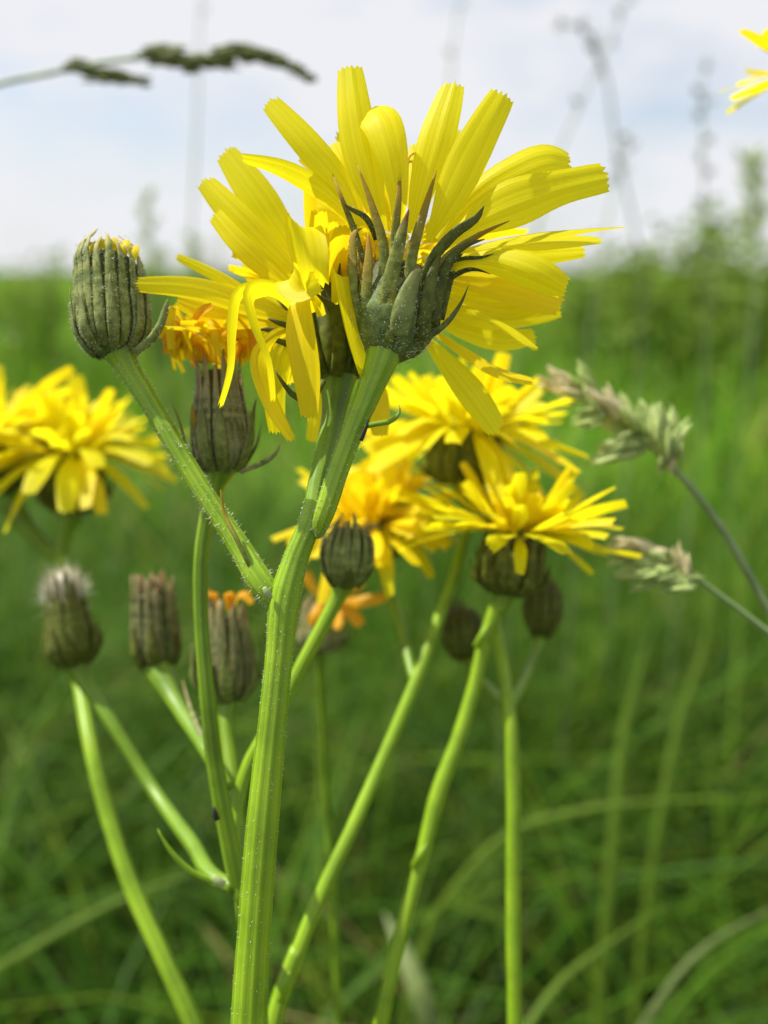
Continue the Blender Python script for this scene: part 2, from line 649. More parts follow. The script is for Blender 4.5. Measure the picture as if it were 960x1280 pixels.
blades('grass', 'dense green meadow grass covering the ground to the horizon', 'grass', *cat)

# loose taller grass standing up to the horizon
b = scatter(2600, 1.4, 5.0)
ang = np.degrees(np.arctan2(b[:, 0], b[:, 1]))
b = b[rng.random(len(b)) < 0.3 + 0.4 * np.clip((ang - 7) / 9, 0, 1)]
k = len(b)
blades('tall_grass', 'taller loose grass standing up to the horizon', 'tall grass', b,
       rng.uniform(0.45, 0.72, k), rng.uniform(0.004, 0.012, k), rng.uniform(0.05, 0.3, k), tints(k, gain=1.4))


def weed(x, y, d, wpx, label, n=420, seed=0, big=1.0):
    """leafy weed: stalks and many small leaves, top at pixel (x, y)"""
    r = np.random.default_rng(seed)
    top = P(x, y, d)
    g0 = np.array([top[0], top[1], 0.0])
    W = wpx * d / F / 2
    rt = root('weed', label, 'weed', g0, 'leafy weeds on the horizon')
    ns_ = 7
    ends = []
    for i in range(ns_):
        e = g0 + np.array([r.normal(0, W * 0.6), r.normal(0, W * 0.6), top[2] * r.uniform(0.72, 1.0)])
        ends.append(e)
        st = g0 + np.array([r.normal(0, 0.03), r.normal(0, 0.03), 0])
        V, Fc, uv, _ = tube_data([st, st * 0.5 + e * 0.5 + np.array([r.normal(0, 0.03), 0, 0]), e], [0.005, 0.004, 0.0015], 8, 6)
        mk('stalk', V, Fc, M['stem_deep'], rt, uv=uv)
    V, Fc, col = [], [], []
    for i in range(n):
        e = ends[i % ns_]
        t = r.uniform(0.35, 1.0) ** 0.8
        c = g0 * (1 - t) + e * t + r.normal(size=3) * 0.03 * big
        dirn = nrm(np.array([r.normal(), r.normal(), r.uniform(-0.3, 0.9)]))
        sd = nrm(np.cross(dirn, r.normal(size=3)))
        L, w = big * r.uniform(0.03, 0.085) * (1.2 - 0.6 * t), big * r.uniform(0.008, 0.022) * (1.2 - 0.6 * t)
        q = len(V)
        V += [c, c + dirn * L * 0.5 + sd * w, c + dirn * L - np.array([0, 0, L * 0.25]), c + dirn * L * 0.5 - sd * w]
        Fc.append((q, q + 1, q + 2, q + 3))
    o = mk('leaves', V, Fc, M['weed_leaf'], rt, kind='stuff', smooth=False)


plain('weed_leaf', (0.22, 0.33, 0.035), 0.55, 0.45)
for k, (x, y, d_, w, lab) in enumerate([
    (800, 288, 3.4, 60, 'blurred leafy weed just right of the petal tips on the horizon'),
    (848, 300, 3.0, 70, 'low blurred weed between the two taller weeds at right'),
    (892, 258, 3.2, 60, 'tallest blurred weed under the upright dark stalk'),
    (948, 280, 2.8, 70, 'blurred leafy weed cut by the right edge'),
    (752, 305, 3.8, 60, 'low blurred weed touching the long thin petal tip'),
    (185, 285, 3.6, 46, 'pale blurred weed on the horizon right of the bud'),
    (240, 300, 4.0, 50, 'blurred weed on the horizon above the fading orange head'),
    (20, 305, 3.4, 56, 'blurred weed on the horizon at the left edge')]):
    weed(x, y, d_, w, lab, n=480 if k < 5 else 450, seed=300 + k, big=1.45 if k < 5 else 1.0)

# ------------------------------------------------------------------ plants: builders
def px(w, d):
    return w * d / F


def ring(axis):
    a = nrm(axis)
    e1 = nrm(np.cross(a, RIGHT) if abs(a.dot(RIGHT)) < 0.9 else np.cross(a, UP))
    e1 = nrm(-FWD - a * a.dot(-FWD)) if abs(a.dot(FWD)) < 0.95 else e1
    e2 = np.cross(a, e1)
    return a, e1, e2


def head_hairs(o, base, a, e1, e2, L, prof, count, seed, hl=0.0004, hr=0.00003):
    r = np.random.default_rng(seed)
    smp = []
    for _ in range(count):
        t = r.random() ** 1.2; th = r.uniform(0, 2 * pi)
        nn = cos(th) * e1 + sin(th) * e2
        smp.append((base + a * (L * t) + nn * prof(t) * 1.03, nn))
    hv, hf = hair_data(smp, hl, hr, r)
    mk('hairs', hv, hf, M['hair'], o, kind='stuff', smooth=False)


def closed_head(parent, base, axis, L, R, name='bud', nb=13, nouter=6, prof=None, bm='bract_outer', om='bract_outer', seed=0,
                reach=1.0, flare=0.0, hairs=0, outer_flare=0.35, outer_len=0.6, label=None, blunt=0.25):
    a, e1, e2 = ring(axis)
    r = np.random.default_rng(seed)
    if prof is None:
        prof = lambda t: R * (0.42 + 0.58 * min(1, t / 0.22) ** 0.6) * (1 - 0.16 * max(0, (t - 0.45) / 0.55) ** 2)
    V, Fc, uv, _ = lathe(base, a, L * 0.86, lambda t: prof(t * 0.88) * 0.92 * (1 - 0.4 * max(0, (t - 0.85) / 0.15) ** 2))
    o = mk(name, V, Fc, M['involucre'], parent, origin=base, uv=uv)
    if label:
        o['label'] = label
    for i in range(nb):
        th = (i + r.uniform(-0.2, 0.2)) / nb * 2 * pi
        rad = cos(th) * e1 + sin(th) * e2
        top = reach * r.uniform(0.86, 1.08)
        pts = []
        for t in np.linspace(0.05, 1.0, 7):
            tt = t * top
            rr = prof(min(1, tt)) + flare * R * max(0, t - 0.7) ** 2 * 6 * r.uniform(0.5, 1.3)
            if flare == 0 and t > 0.85:
                rr *= 0.86 if t < 0.95 else 0.66
            pts.append(base + a * (L * tt) + rad * rr)
        bract(o, pts, 2 * pi * R / nb * r.uniform(0.85, 1.15), M[bm], hint=rad, flat=0.34, blunt=blunt * r.uniform(0.4, 1.2))
    for i in range(nouter):
        th = (i + r.uniform(-0.3, 0.3)) / nouter * 2 * pi + 0.3
        rad = cos(th) * e1 + sin(th) * e2
        top = outer_len * r.uniform(0.7, 1.1)
        fl = outer_flare * r.uniform(0.1, 1.4)
        pts = [base + a * (L * t * top) + rad * (prof(min(1, t * top)) * 1.06 + 0.0002 + fl * R * t * t) for t in np.linspace(0.03, 1, 6)]
        bract(o, pts, 2 * pi * R / nb * r.uniform(0.8, 1.25), M[om], hint=rad, flat=0.3, blunt=0.1)
    if hairs:
        head_hairs(o, base, a, e1, e2, L, prof, hairs, seed)
    return o, a, e1, e2, prof


def flower(parent, base, axis, L, R, plen, pw, n_out=28, n_in=20, seed=0, elev=(5, 40), droop=(0.1, 0.7), mats=('petal', 'petal', 'petal', 'petal', 'petal_deep'),
           bm='bract_dark', label=None, n=8, m=4, sector=None):
    o, a, e1, e2, prof = closed_head(parent, base, axis, L, R, 'flower_head', nb=13, nouter=7, seed=seed, bm=bm, om=bm, reach=1.15, flare=0.3, label=label, blunt=0.12)
    r = np.random.default_rng(seed + 100)
    rim = base + a * (L * 0.95)
    for i in range(n_out + n_in):
        inner = i >= n_out
        k, tot = (i - n_out, n_in) if inner else (i, n_out)
        th = (k + r.uniform(-0.45, 0.45)) / tot * 2 * pi
        if sector and not (sector[0] <= th <= sector[1]):
            continue
        rad = cos(th) * e1 + sin(th) * e2
        ph = radians(r.uniform(*elev) + r.normal(0, 10) + (22 + 26 * r.random() if inner else 0))
        Lp = plen * (r.uniform(0.5, 0.85) if inner else r.uniform(0.7, 1.1))
        dr = r.uniform(*droop) * (0.5 if inner else 1)
        tang = np.cross(a, rad) * r.normal(0, 0.12)
        p0 = rim + rad * prof(1) * (0.5 if inner else 0.85)
        d0 = nrm(rad * cos(ph) + a * sin(ph) + tang)
        pts = []
        for t in np.linspace(0, 1, 5):
            pts.append(p0 + d0 * Lp * t * (1 - 0.18 * dr * t) - a * (Lp * dr * 0.55 * t ** 2.2) + tang * Lp * 0.4 * t * t)
        up = nrm(a * cos(ph) - rad * sin(ph))
        petal(o, pts, pw * 0.86 * r.uniform(0.65, 1.15), up, M[mats[r.integers(len(mats))]], n=n, m=m,
              tw0=r.normal(0, 0.15), tw1=r.normal(0, 0.5), cup=r.uniform(-0.05, 0.25), seed=seed * 1000 + i)
    # curled styles in the middle
    for i in range(8):
        th = r.uniform(0, 2 * pi); q = r.uniform(0, 0.7)
        rad = cos(th) * e1 + sin(th) * e2
        p0 = rim + rad * prof(1) * q
        hgt = plen * r.uniform(0.3, 0.5)
        pts = [p0, p0 + a * hgt * 0.6 + rad * hgt * 0.1, p0 + a * hgt + rad * hgt * 0.35 * q, p0 + a * hgt * 1.02 + rad * hgt * 0.6 * q]
        V, Fc, uv, _ = tube_data(pts, [0.0003, 0.0003, 0.00025, 0.0002], 6, 5)
        mk('style', V, Fc, M['style'], o, origin=p0, uv=uv)
    return o, a, e1, e2


def down(p, dx=0.0, dy=0.0):
    """continue a stem from a point below the frame to the ground"""
    p = np.asarray(p)
    g = np.array([p[0] + dx, p[1] + dy, 0.0])
    return [g, g * 0.45 + p * 0.55 + np.array([dx * -0.2, 0, 0])]


def pts_px(lst, d=None):
    return [P(q[0], q[1], q[2] if len(q) > 2 else d) for q in lst]


# ------------------------------------------------------------------ plant in focus
d0 = 0.100
low = P(309, 1330, d0)
g = down(low, -0.012, 0.0)
pl = root('hawksbeard_plant', 'sharply focused hawksbeard with thick ribbed stem, bud and two yellow flower heads', 'plant', g[0])
trunk = g + pts_px([(309, 1330), (311, 1280), (321, 1120), (331, 1000), (343, 880), (350, 810), (357, 745), (371, 695), (390, 645), (394, 625)], d0)
rads = [px(27, d0), px(25, d0)] + [px(w, d0) for w in (23, 22, 20.5, 19.3, 17.5, 17, 18.5, 15.5, 13.5, 12.5)]
stem('stem', pl, trunk, rads, M['stem'], n=110, na=48, ribs=11, ribdepth=0.038, hairs=1600, hl=0.0003, hr=0.00004, seed=3)
# peduncle of the front flower
stem('peduncle', pl, pts_px([(396, 668, 0.0998), (402, 650, 0.0988), (409, 630, 0.0985), (424, 585, 0.0985), (443, 535, 0.0985), (461, 490, 0.0988), (478, 445, 0.099), (484, 420, 0.0995)]),
     [px(w, d0) for w in (8, 11.6, 12.6, 12.6, 13.2, 15.5, 21, 28)], M['stem'], n=50, na=40, ribs=10, ribdepth=0.035, hairs=600, hl=0.00042, hr=0.00004, seed=4)
# peduncle of the flower behind it
stem('peduncle', pl, pts_px([(390, 650, 0.1005), (396, 610, 0.102), (408, 560, 0.104), (418, 510, 0.106), (422, 470, 0.107)]),
     [px(w, 0.104) for w in (12, 12, 13, 16, 25)], M['stem_deep'], n=40, na=32, ribs=10, ribdepth=0.03, hairs=160, hl=0.0004, seed=5)
# branch that carries the bud
stem('branch', pl, pts_px([(346, 752, 0.1005), (333, 737, 0.1005), (300, 684, 0.102), (258, 620, 0.1035), (215, 550, 0.105), (180, 492, 0.1065), (160, 460, 0.107), (150, 440, 0.107)]),
     [px(w, 0.103) for w in (10, 14, 13, 12, 12, 12.5, 15, 20)], M['stem'], n=60, na=36, ribs=9, ribdepth=0.06, hairs=800, hl=0.00055, hr=0.00004, seed=6)
# the pale joint and the bract of the branch
bract(pl, pts_px([(338, 748, 0.0985), (334, 741, 0.0980), (330, 734, 0.0980)]), px(9, d0), M['joint'], name='joint', blunt=0.6, flat=0.5)
bract(pl, pts_px([(312, 708, 0.0998), (295, 672, 0.0998), (280, 640, 0.1005), (276, 612, 0.1005)]), px(6, d0), M['bract'], name='leaflet')
bract(pl, pts_px([(452, 534, 0.0972), (470, 530, 0.096), (489, 526, 0.0955), (499, 517, 0.0955), (499, 506, 0.0957)]), px(7, d0), M['stem_deep'], name='leaflet')
bract(pl, pts_px([(451, 551, 0.0962), (456, 538, 0.0962), (461, 524, 0.0965)]), px(6, d0), M['scar'], name='leaf_scar')

# --- the bud
FUZZ, FUZZ_N = [], 60
base = P(143, 446, 0.107)
ax = nrm(P(133, 295, 0.1085) - base)
bud, *_ = closed_head(pl, base, ax, px(152, 0.107), px(42.5, 0.107), nb=19, nouter=10, seed=11, bm='bract_yellow', om='bract_outer', hairs=900, outer_len=0.66, outer_flare=0.06, blunt=0.4,
                      prof=lambda t: px(42.5, 0.107) * (0.42 + 0.58 * min(1, t / 0.2) ** 0.6) * (1 - 0.07 * max(0, (t - 0.4) / 0.6)) * (1 - 0.34 * max(0, (t - 0.84) / 0.16) ** 2),
                      label='closed grey-green bud with yellow showing at its top')
bract(bud, pts_px([(168, 440, 0.105), (185, 428, 0.1045), (200, 408, 0.104), (208, 382, 0.104), (210, 374, 0.104)]), px(11, 0.105), M['bract_pale'])
flush_fuzz(bud, 0.0003, 0.000035, 92)
for k, (x, y) in enumerate([(112, 300), (126, 296), (141, 294), (157, 297), (168, 304), (150, 300), (120, 304)]):
    q = P(x, y + 22, 0.1065)
    petal(bud, [q, P(x, y + 11, 0.1065), P(x + 1, y + 3, 0.1072)], px(13, 0.107), -FWD, M['petal_deep'], n=5, m=4, seed=k)

# --- the front flower, seen from behind
d = 0.0992
base = P(482, 446, d)
ax = nrm(P(508, 300, d + 0.0035) - base)
LI = px(150, d)
RI = px(56, d)
profA = lambda t: RI * (0.42 + 0.58 * min(1, t / 0.3) ** 0.65) * (1 - 0.06 * t)
a, e1, e2 = ring(ax)
V, Fc, uv, _ = lathe(base, a, LI * 0.74, lambda t: profA(t * 0.78) * (0.93 - 0.25 * max(0, t - 0.7)), 40, 20)
fa = mk('flower_head', V, Fc, M['involucre'], pl, origin=base, uv=uv)
fa['label'] = 'large yellow flower head seen from behind'
dc = d + 0.003
front = d - 0.0055
PET = [  # points (x, y, dz mm from the head), width px, roll0, roll1, cup
    ([(480, 290, -3), (462, 230, -4.5), (447, 165, -5), (437, 84, -4)], 47, 0.0, 0.1, 0.15),
    ([(497, 295, -4), (497, 240, -6), (488, 185, -7), (474, 147, -6.0), (458, 141, -3.5), (446, 156, -1.5)], 48, 0.1, -0.1, 0.2),
    ([(513, 292, -2), (528, 235, -3.5), (546, 170, -4), (566, 105, -3)], 45, -0.1, 0.3, 0.12),
    ([(535, 300, -3), (560, 250, -5), (592, 185, -6), (629, 118, -5)], 47, 0.1, -0.2, 0.15),
    ([(548, 300, 1), (590, 248, 0), (642, 215, -1), (688, 199, -1), (712, 206, 0)], 48, 0.0, 0.3, 0.2),
    ([(555, 308, -1), (610, 268, -3), (680, 240, -4), (758, 221, -3)], 55, 0.1, 0.0, 0.1),
    ([(560, 318, -2), (630, 302, -3.5), (700, 291, -4), (779, 284, -3)], 26, 0.6, 1.2, 0.1),
    ([(560, 322, 1), (630, 308, 1), (690, 301, 1), (750, 299, 2)], 34, 0.5, 0.9, 0.1),
    ([(555, 335, -2), (610, 325, -4), (665, 340, -6), (706, 362, -6)], 40, 0.2, -0.3, 0.3),
    ([(555, 330, 3), (620, 322, 3), (670, 318, 4), (730, 314, 4)], 30, 0.2, 0.4, 0.1),
    ([(550, 345, 2), (610, 352, 2), (660, 362, 2), (702, 378, 2)], 52, 0.0, 0.2, 0.1),
    ([(540, 360, 4), (600, 372, 5), (650, 374, 5), (698, 352, 5)], 52, 0.1, -0.2, 0.1),
    ([(535, 375, 5), (590, 392, 6), (640, 392, 6), (700, 382, 6)], 44, 0.0, 0.3, 0.1),
    ([(560, 372, 3), (605, 396, 2), (640, 415, 1), (671, 437, 0)], 13, 0.2, 0.6, 0.1),
    ([(525, 415, 5), (560, 455, 5), (592, 495, 4), (622, 539, 3)], 38, 0.1, -0.2, 0.15),
    ([(530, 405, 6), (580, 440, 5), (625, 466, 4), (666, 476, 4)], 24, 0.3, 0.9, 0.1),
    ([(530, 395, 7), (580, 412, 7), (630, 424, 7), (668, 420, 7)], 34, 0.1, 0.3, 0.1),
    ([(452, 282, -2), (430, 235, -3), (385, 180, -4), (337, 127, -3)], 36, 0.1, -0.2, 0.15),
    ([(452, 292, -1), (420, 255, -2), (365, 218, -3), (304, 199, -2)], 30, 0.5, 1.1, 0.15),
    ([(455, 285, 1), (440, 240, 1), (428, 210, 1), (416, 180, 2)], 26, 0.0, 0.2, 0.1),
    ([(470, 285, 2), (455, 235, 3), (440, 200, 4), (425, 178, 5)], 30, 0.0, 0.2, 0.1),
    ([(520, 285, 3), (515, 240, 4), (518, 210, 5), (520, 180, 6)], 26, 0.0, 0.2, 0.1),
    ([(530, 290, 3), (560, 250, 4), (575, 225, 5), (590, 215, 6)], 30, 0.0, 0.2, 0.1),
    ([(440, 300, 3), (425, 270, 3), (405, 262, 3), (385, 262, 4)], 30, 0.0, 0.2, 0.1),
    ([(500, 285, 5), (490, 240, 6), (480, 215, 7), (470, 195, 8)], 34, 0.0, 0.2, 0.1),
]
for k, (pp, w, r0, r1, cup) in enumerate(PET):
    pts = [P(x, y, dc + z * 0.001) for x, y, z in pp]
    petal(fa, pts, px(w, dc), -FWD, M['petal' if k % 5 else 'petal_deep'] if k > 8 else M['petal'], n=18, m=10, tw0=r0, tw1=r1, cup=cup, seed=50 + k)
# inner florets on the far side
r = np.random.default_rng(5)
rim = P(512, 300, dc + 0.003)
for i in range(30):
    th = r.uniform(0, 2 * pi)
    aa = nrm(D(0.1, 0.55, 0.85))
    _, f1, f2 = ring(aa)
    rad = cos(th) * f1 + sin(th) * f2
    ph = radians(r.uniform(25, 75))
    Lp = r.uniform(0.008, 0.014)
    p0 = rim + rad * RI * 0.6 * r.random()
    dd = nrm(rad * cos(ph) + aa * sin(ph))
    pts = [p0, p0 + dd * Lp * 0.5, p0 + dd * Lp * 0.85 + rad * Lp * 0.08, p0 + dd * Lp + rad * Lp * 0.25]
    petal(fa, pts, 0.0026 * r.uniform(0.7, 1.1), nrm(aa * cos(ph) - rad * sin(ph)), M['petal_deep' if i % 2 else 'petal'], n=10, m=6, tw1=r.normal(0, 0.4), seed=200 + i)
for k, (x, y) in enumerate([(512, 195), (596, 222), (604, 232), (424, 215), (590, 238), (508, 205)]):
    p0 = P(x - 8, y + 45, dc + 0.002)
    pts = [p0, P(x - 3, y + 15, dc + 0.002), P(x, y, dc + 0.002), P(x + 7, y - 4, dc + 0.002), P(x + 9, y + 4, dc + 0.002)]
    V, Fc, uv, _ = tube_data(pts, [px(2, d)] * 5, 12, 6)
    mk('style', V, Fc, M['style'], fa, origin=p0, uv=uv)
# bracts of the front flower
BR = [  # points (x, y, dz mm), width px, material
    ([(452, 330, -2), (440, 280, -3.5), (428, 250, -5.0), (415, 216, -5.5)], 11, 'bract'),
    ([(470, 380, -5), (478, 310, -6.5), (466, 260, -7.5), (447, 207, -8)], 17, 'bract'),
    ([(492, 380, -6), (493, 300, -7), (498, 250, -8.5), (500, 206, -8.5)], 15, 'bract'),
    ([(512, 390, -6), (516, 320, -7), (530, 265, -8), (546, 212, -8)], 19, 'bract'),
    ([(535, 385, -4.5), (538, 335, -6), (568, 292, -7), (598, 270, -7), (605, 257, -6.8)], 20, 'bract_dark'),
    ([(548, 390, -3), (552, 335, -5), (592, 298, -6), (637, 276, -6)], 17, 'bract'),
    ([(548, 410, -4), (556, 350, -5.5), (576, 315, -6.5), (606, 299, -6.5)], 19, 'bract_dark'),
    ([(560, 345, -1.5), (580, 326, -3), (612, 322, -4.5), (650, 311, -4.5)], 11, 'bract_dark'),
    ([(560, 355, -1), (580, 341, -3), (603, 337, -6.5), (622, 343, -7)], 9, 'bract_dark'),
    ([(474, 428, -5.5), (480, 380, -7.2), (495, 320, -8.2), (504, 285, -8.8), (511, 262, -9)], 22, 'bract_red'),
    ([(452, 415, -4), (440, 370, -5), (437, 320, -5.5), (444, 290, -5.8), (453, 285, -6)], 15, 'bract'),
    ([(464, 425, -5), (455, 370, -6.5), (458, 320, -7), (460, 290, -7.2)], 19, 'bract'),
    ([(498, 420, -6.5), (503, 395, -7.8), (513, 362, -8.5), (526, 334, -8.8)], 31, 'bract_pale'),
    ([(525, 425, -5), (535, 385, -7), (545, 340, -7.5), (556, 312, -7.5)], 24, 'bract_dark'),
    ([(515, 432, -4.5), (540, 420, -5.5), (562, 404, -6), (580, 382, -6), (592, 357, -6)], 11, 'bract_dark'),
    ([(486, 428, -6.2), (488, 385, -7.5), (490, 335, -8), (488, 300, -8)], 18, 'bract'),
    ([(446, 400, -2), (434, 350, -2), (436, 310, -2.5), (446, 280, -2.5)], 14, 'bract'),
    ([(555, 400, -1), (566, 350, -2), (575, 325, -2.5), (590, 310, -2.5)], 16, 'bract_dark'),
    ([(470, 300, -3), (455, 270, -4.5), (440, 262, -5), (426, 252, -5)], 10, 'bract_dark'),
]
FUZZ, FUZZ_N = [], 45
for k, (pp, w, mt) in enumerate(BR):
    pts = [P(x, y, dc + (z * 0.9 + (1.6 * q / (len(pp) - 1) if z < -5.2 else 0)) * 0.001) for q, (x, y, z) in enumerate((500 + (x0 - 500) * (0.93 if y0 > 300 else 1.0), y0, z0) for x0, y0, z0 in pp)]
    hint = nrm(-FWD + 0.3 * (pts[len(pts) // 2] - (base + a * LI * 0.5)) / RI)
    bract(fa, pts, px(w * (0.92 if k in (9, 12) else 0.78), d), M[mt], hint=hint, flat=0.3, n=14, na=10, blunt=0.3 if mt == 'bract_pale' else 0.08)
flush_fuzz(fa, 0.00026, 0.000028, 91)
for i in range(9):   # the far side of the same cup
    th = pi * 0.5 + (i + 0.5) / 9 * pi
    rad = cos(th) * e1 + sin(th) * e2
    pts = [base + a * (LI * t * 1.1) + rad * (profA(min(1, t)) + 0.002 * max(0, t - 0.6)) for t in np.linspace(0.1, 1.0, 6)]
    bract(fa, pts, px(22, d), M['bract'], hint=rad, flat=0.4)
head_hairs(fa, base, a, e1, e2, LI * 0.85, lambda t: profA(t) * 1.04, 1500, 21, 0.0003, 0.000034)

# --- the second flower, behind and to the left
d = 0.107
base = P(421, 478, d)
ax = nrm(P(402, 365, d + 0.002) - base)
LB, RB = px(115, d), px(44, d)
profB = lambda t: RB * (0.5 + 0.5 * min(1, t / 0.3) ** 0.65)
a, e1, e2 = ring(ax)
V, Fc, uv, _ = lathe(base, a, LB, lambda t: profB(t) * 0.93, 32, 14)
fb = mk('flower_head', V, Fc, M['involucre'], pl, origin=base, uv=uv)
fb['label'] = 'ragged yellow flower head with drooping petals at left'
for i in range(13):
    th = i / 13 * 2 * pi
    rad = cos(th) * e1 + sin(th) * e2
    pts = [base + a * (LB * t * 1.12) + rad * (profB(min(1, t)) + RB * 0.9 * max(0, t - 0.65) ** 2 * 4) for t in np.linspace(0.04, 1.0, 7)]
    bract(fb, pts, px(20, d), M['bract_dark'], hint=rad, flat=0.42)
PETB = [
    ([(395, 360, 1), (365, 310, 0), (325, 250, -1), (281, 190, 0)], 44, 0.1, 0.0, 0.15),
    ([(390, 365, -1), (350, 325, -2), (300, 275, -3), (256, 226, -2)], 38, 0.2, -0.1, 0.2),
    ([(385, 372, -2), (345, 345, -3), (305, 310, -4), (268, 268, -3)], 28, 0.1, 0.1, 0.1),
    ([(420, 380, 0), (408, 330, 0), (404, 300, 1), (397, 264, 2)], 36, 0.0, 0.1, 0.1),
    ([(425, 375, 1), (432, 330, 1), (436, 300, 2), (432, 262, 3)], 44, 0.1, 0.1, 0.1),
    ([(430, 380, 3), (450, 330, 3), (458, 300, 3), (462, 270, 4)], 44, 0.1, 0.1, 0.1),
    ([(402, 395, -5), (385, 345, -8), (376, 305, -9), (378, 280, -10), (384, 300, -12), (390, 335, -12.5), (396, 362, -11)], 44, 0.3, -0.3, 0.25),
    ([(400, 378, -6), (375, 350, -9), (360, 345, -10.5), (372, 360, -12), (398, 352, -12)], 36, 0.5, 0.2, 0.3),
    ([(392, 390, -5), (378, 372, -9), (378, 410, -10), (386, 470, -10), (388, 523, -9)], 46, 0.1, 0.25, 0.2),
    ([(418, 380, -4), (424, 342, -8), (430, 370, -9.5), (440, 420, -9.5), (453, 468, -9)], 36, 0.1, 0.35, 0.2),
    ([(385, 402, -1), (330, 388, -2), (250, 362, -3), (172, 356, -2)], 28, 0.15, 0.25, 0.1),
    ([(370, 395, 1), (320, 372, 1), (270, 345, 1), (221, 321, 2)], 15, 0.4, 0.4, 0.1),
    ([(385, 410, 0), (330, 400, 0), (280, 396, 0), (222, 377, 1)], 32, 0.3, 0.6, 0.2),
    ([(380, 420, 2), (330, 412, 2), (280, 410, 2), (230, 402, 3)], 26, 0.2, 0.5, 0.1),
    ([(370, 392, -5), (330, 362, -8), (302, 365, -9.5), (292, 410, -10), (290, 460, -10), (277, 507, -9.5)], 21, 0.1, 0.4, 0.2),
    ([(375, 396, -6), (340, 362, -9), (316, 366, -10.5), (322, 410, -11), (337, 450, -11), (343, 500, -10)], 34, 0.0, 0.3, 0.2),
    ([(375, 410, -2), (345, 420, -5), (325, 445, -6), (335, 490, -6), (366, 549, -5)], 26, 0.2, 0.4, 0.2),
    ([(380, 415, -1), (355, 435, -4), (345, 470, -5), (347, 540, -4)], 32, 0.2, 0.0, 0.1),
    ([(385, 420, 0), (370, 425, -2), (362, 450, -3), (360, 480, -2)], 36, 0.2, 0.0, 0.1),
    ([(395, 425, 4), (400, 470, 5), (398, 510, 5), (390, 552, 5)], 26, 0.2, 0.0, 0.1),
    ([(440, 410, 3), (460, 470, 4), (470, 500, 5), (475, 545, 5)], 34, 0.2, 0.0, 0.1),
    ([(380, 385, 4), (350, 350, 4), (340, 320, 4), (345, 290, 5)], 36, 0.2, 0.0, 0.1),
    ([(378, 400, 4), (345, 380, 5), (320, 340, 6), (310, 310, 7)], 34, 0.2, 0.0, 0.1),
    ([(375, 410, 4), (340, 400, 5), (300, 380, 6), (262, 372, 7)], 30, 0.2, 0.0, 0.1),
]
for k, (pp, w, r0, r1, cup) in enumerate(PETB):
    pts = [P(x, y, d + z * 0.001) for x, y, z in pp]
    petal(fb, pts, px(w, d), -FWD, M['petal' if k % 4 else 'petal_deep'] if k > 2 else M['petal'], n=20, m=10, tw0=r0, tw1=r1, cup=cup, seed=350 + k)
for i in range(22):
    th = r.uniform(0, 2 * pi)
    rad = cos(th) * e1 + sin(th) * e2
    ph = radians(r.uniform(15, 70))
    Lp = r.uniform(0.006, 0.011)
    p0 = base + a * LB + rad * RB * 0.6 * r.random()
    dd = nrm(rad * cos(ph) + a * sin(ph))
    petal(fb, [p0, p0 + dd * Lp * 0.5, p0 + dd * Lp + rad * Lp * 0.2], 0.0026 * r.uniform(0.7, 1.1), nrm(a * cos(ph) - rad * sin(ph)), M['petal_deep'], n=8, m=6, tw1=r.normal(0, 0.4), seed=500 + i)
for k, (pp, w) in enumerate([
    ([(420, 470, -4), (424, 420, -6), (415, 385, -8), (396, 368, -9)], 18),
    ([(385, 440, -3), (365, 432, -4), (340, 424, -5), (318, 421, -5)], 8),
    ([(385, 425, -3), (365, 410, -4), (345, 402, -5), (334, 398, -5)], 8),
    ([(405, 475, -4), (385, 500, -4), (368, 495, -5), (352, 476, -6), (343, 462, -6)], 9),
    ([(380, 432, -1), (360, 421, -2), (335, 412, -3), (322, 412, -3)], 9)]):
    bract(fb, [P(x, y, d + z * 0.001) for x, y, z in pp], px(w, d), M['bract_dark'], hint=-FWD)

# ------------------------------------------------------------------ second plant, just behind on the left: fading and seeding heads
low = P(322, 1340, 0.118)
g = down(low, 0.004, 0.006)
p2 = root('hawksbeard_plant', 'branched hawksbeard behind the main stem with fading, seeding and closed heads', 'plant', g[0])
stem('stem', p2, g + pts_px([(322, 1340, 0.118), (320, 1250, 0.118), (310, 1150, 0.118), (299, 1095, 0.118), (290, 1060, 0.118)]),
     [px(w * 0.85, 0.118) for w in (20, 18, 17, 16, 15, 14, 13)], M['stem_deep'], n=50, na=24, seed=8)
stem('peduncle', p2, pts_px([(298, 1110, 0.118), (284, 1040, 0.117), (268, 950, 0.116), (258, 860, 0.115), (251, 760, 0.1145), (252, 690, 0.114), (260, 640, 0.1135), (272, 600, 0.113), (277, 580, 0.113)]),
     [px(w * 0.85, 0.115) for w in (13, 13, 12, 11, 10.5, 10.5, 11, 15, 26)], M['stem_deep'], n=70, na=28, hairs=160, hl=0.0003, seed=9)
stem('peduncle', p2, pts_px([(305, 1130, 0.119), (298, 1040, 0.122), (289, 960, 0.127), (282, 900, 0.131), (284, 872, 0.133)]),
     [px(w * 0.85, 0.125) for w in (12, 11, 11, 11, 15)], M['stem_deep'], n=40, na=20, seed=10)
stem('peduncle', p2, pts_px([(292, 1108, 0.118), (276, 1102, 0.119), (240, 1055, 0.127), (190, 985, 0.138), (140, 905, 0.142), (105, 850, 0.145), (94, 826, 0.146)]),
     [px(w * 0.85, 0.135) for w in (10, 10.5, 10.5, 10, 10.5, 14, 24)], M['stem_deep'], n=50, na=20, seed=12)
stem('peduncle', p2, pts_px([(284, 985, 0.119), (262, 945, 0.123), (240, 910, 0.129), (215, 870, 0.135), (198, 835, 0.139)]),
     [px(w * 0.85, 0.13) for w in (9, 10, 11, 14, 25)], M['stem_deep'], n=40, na=20, seed=13)
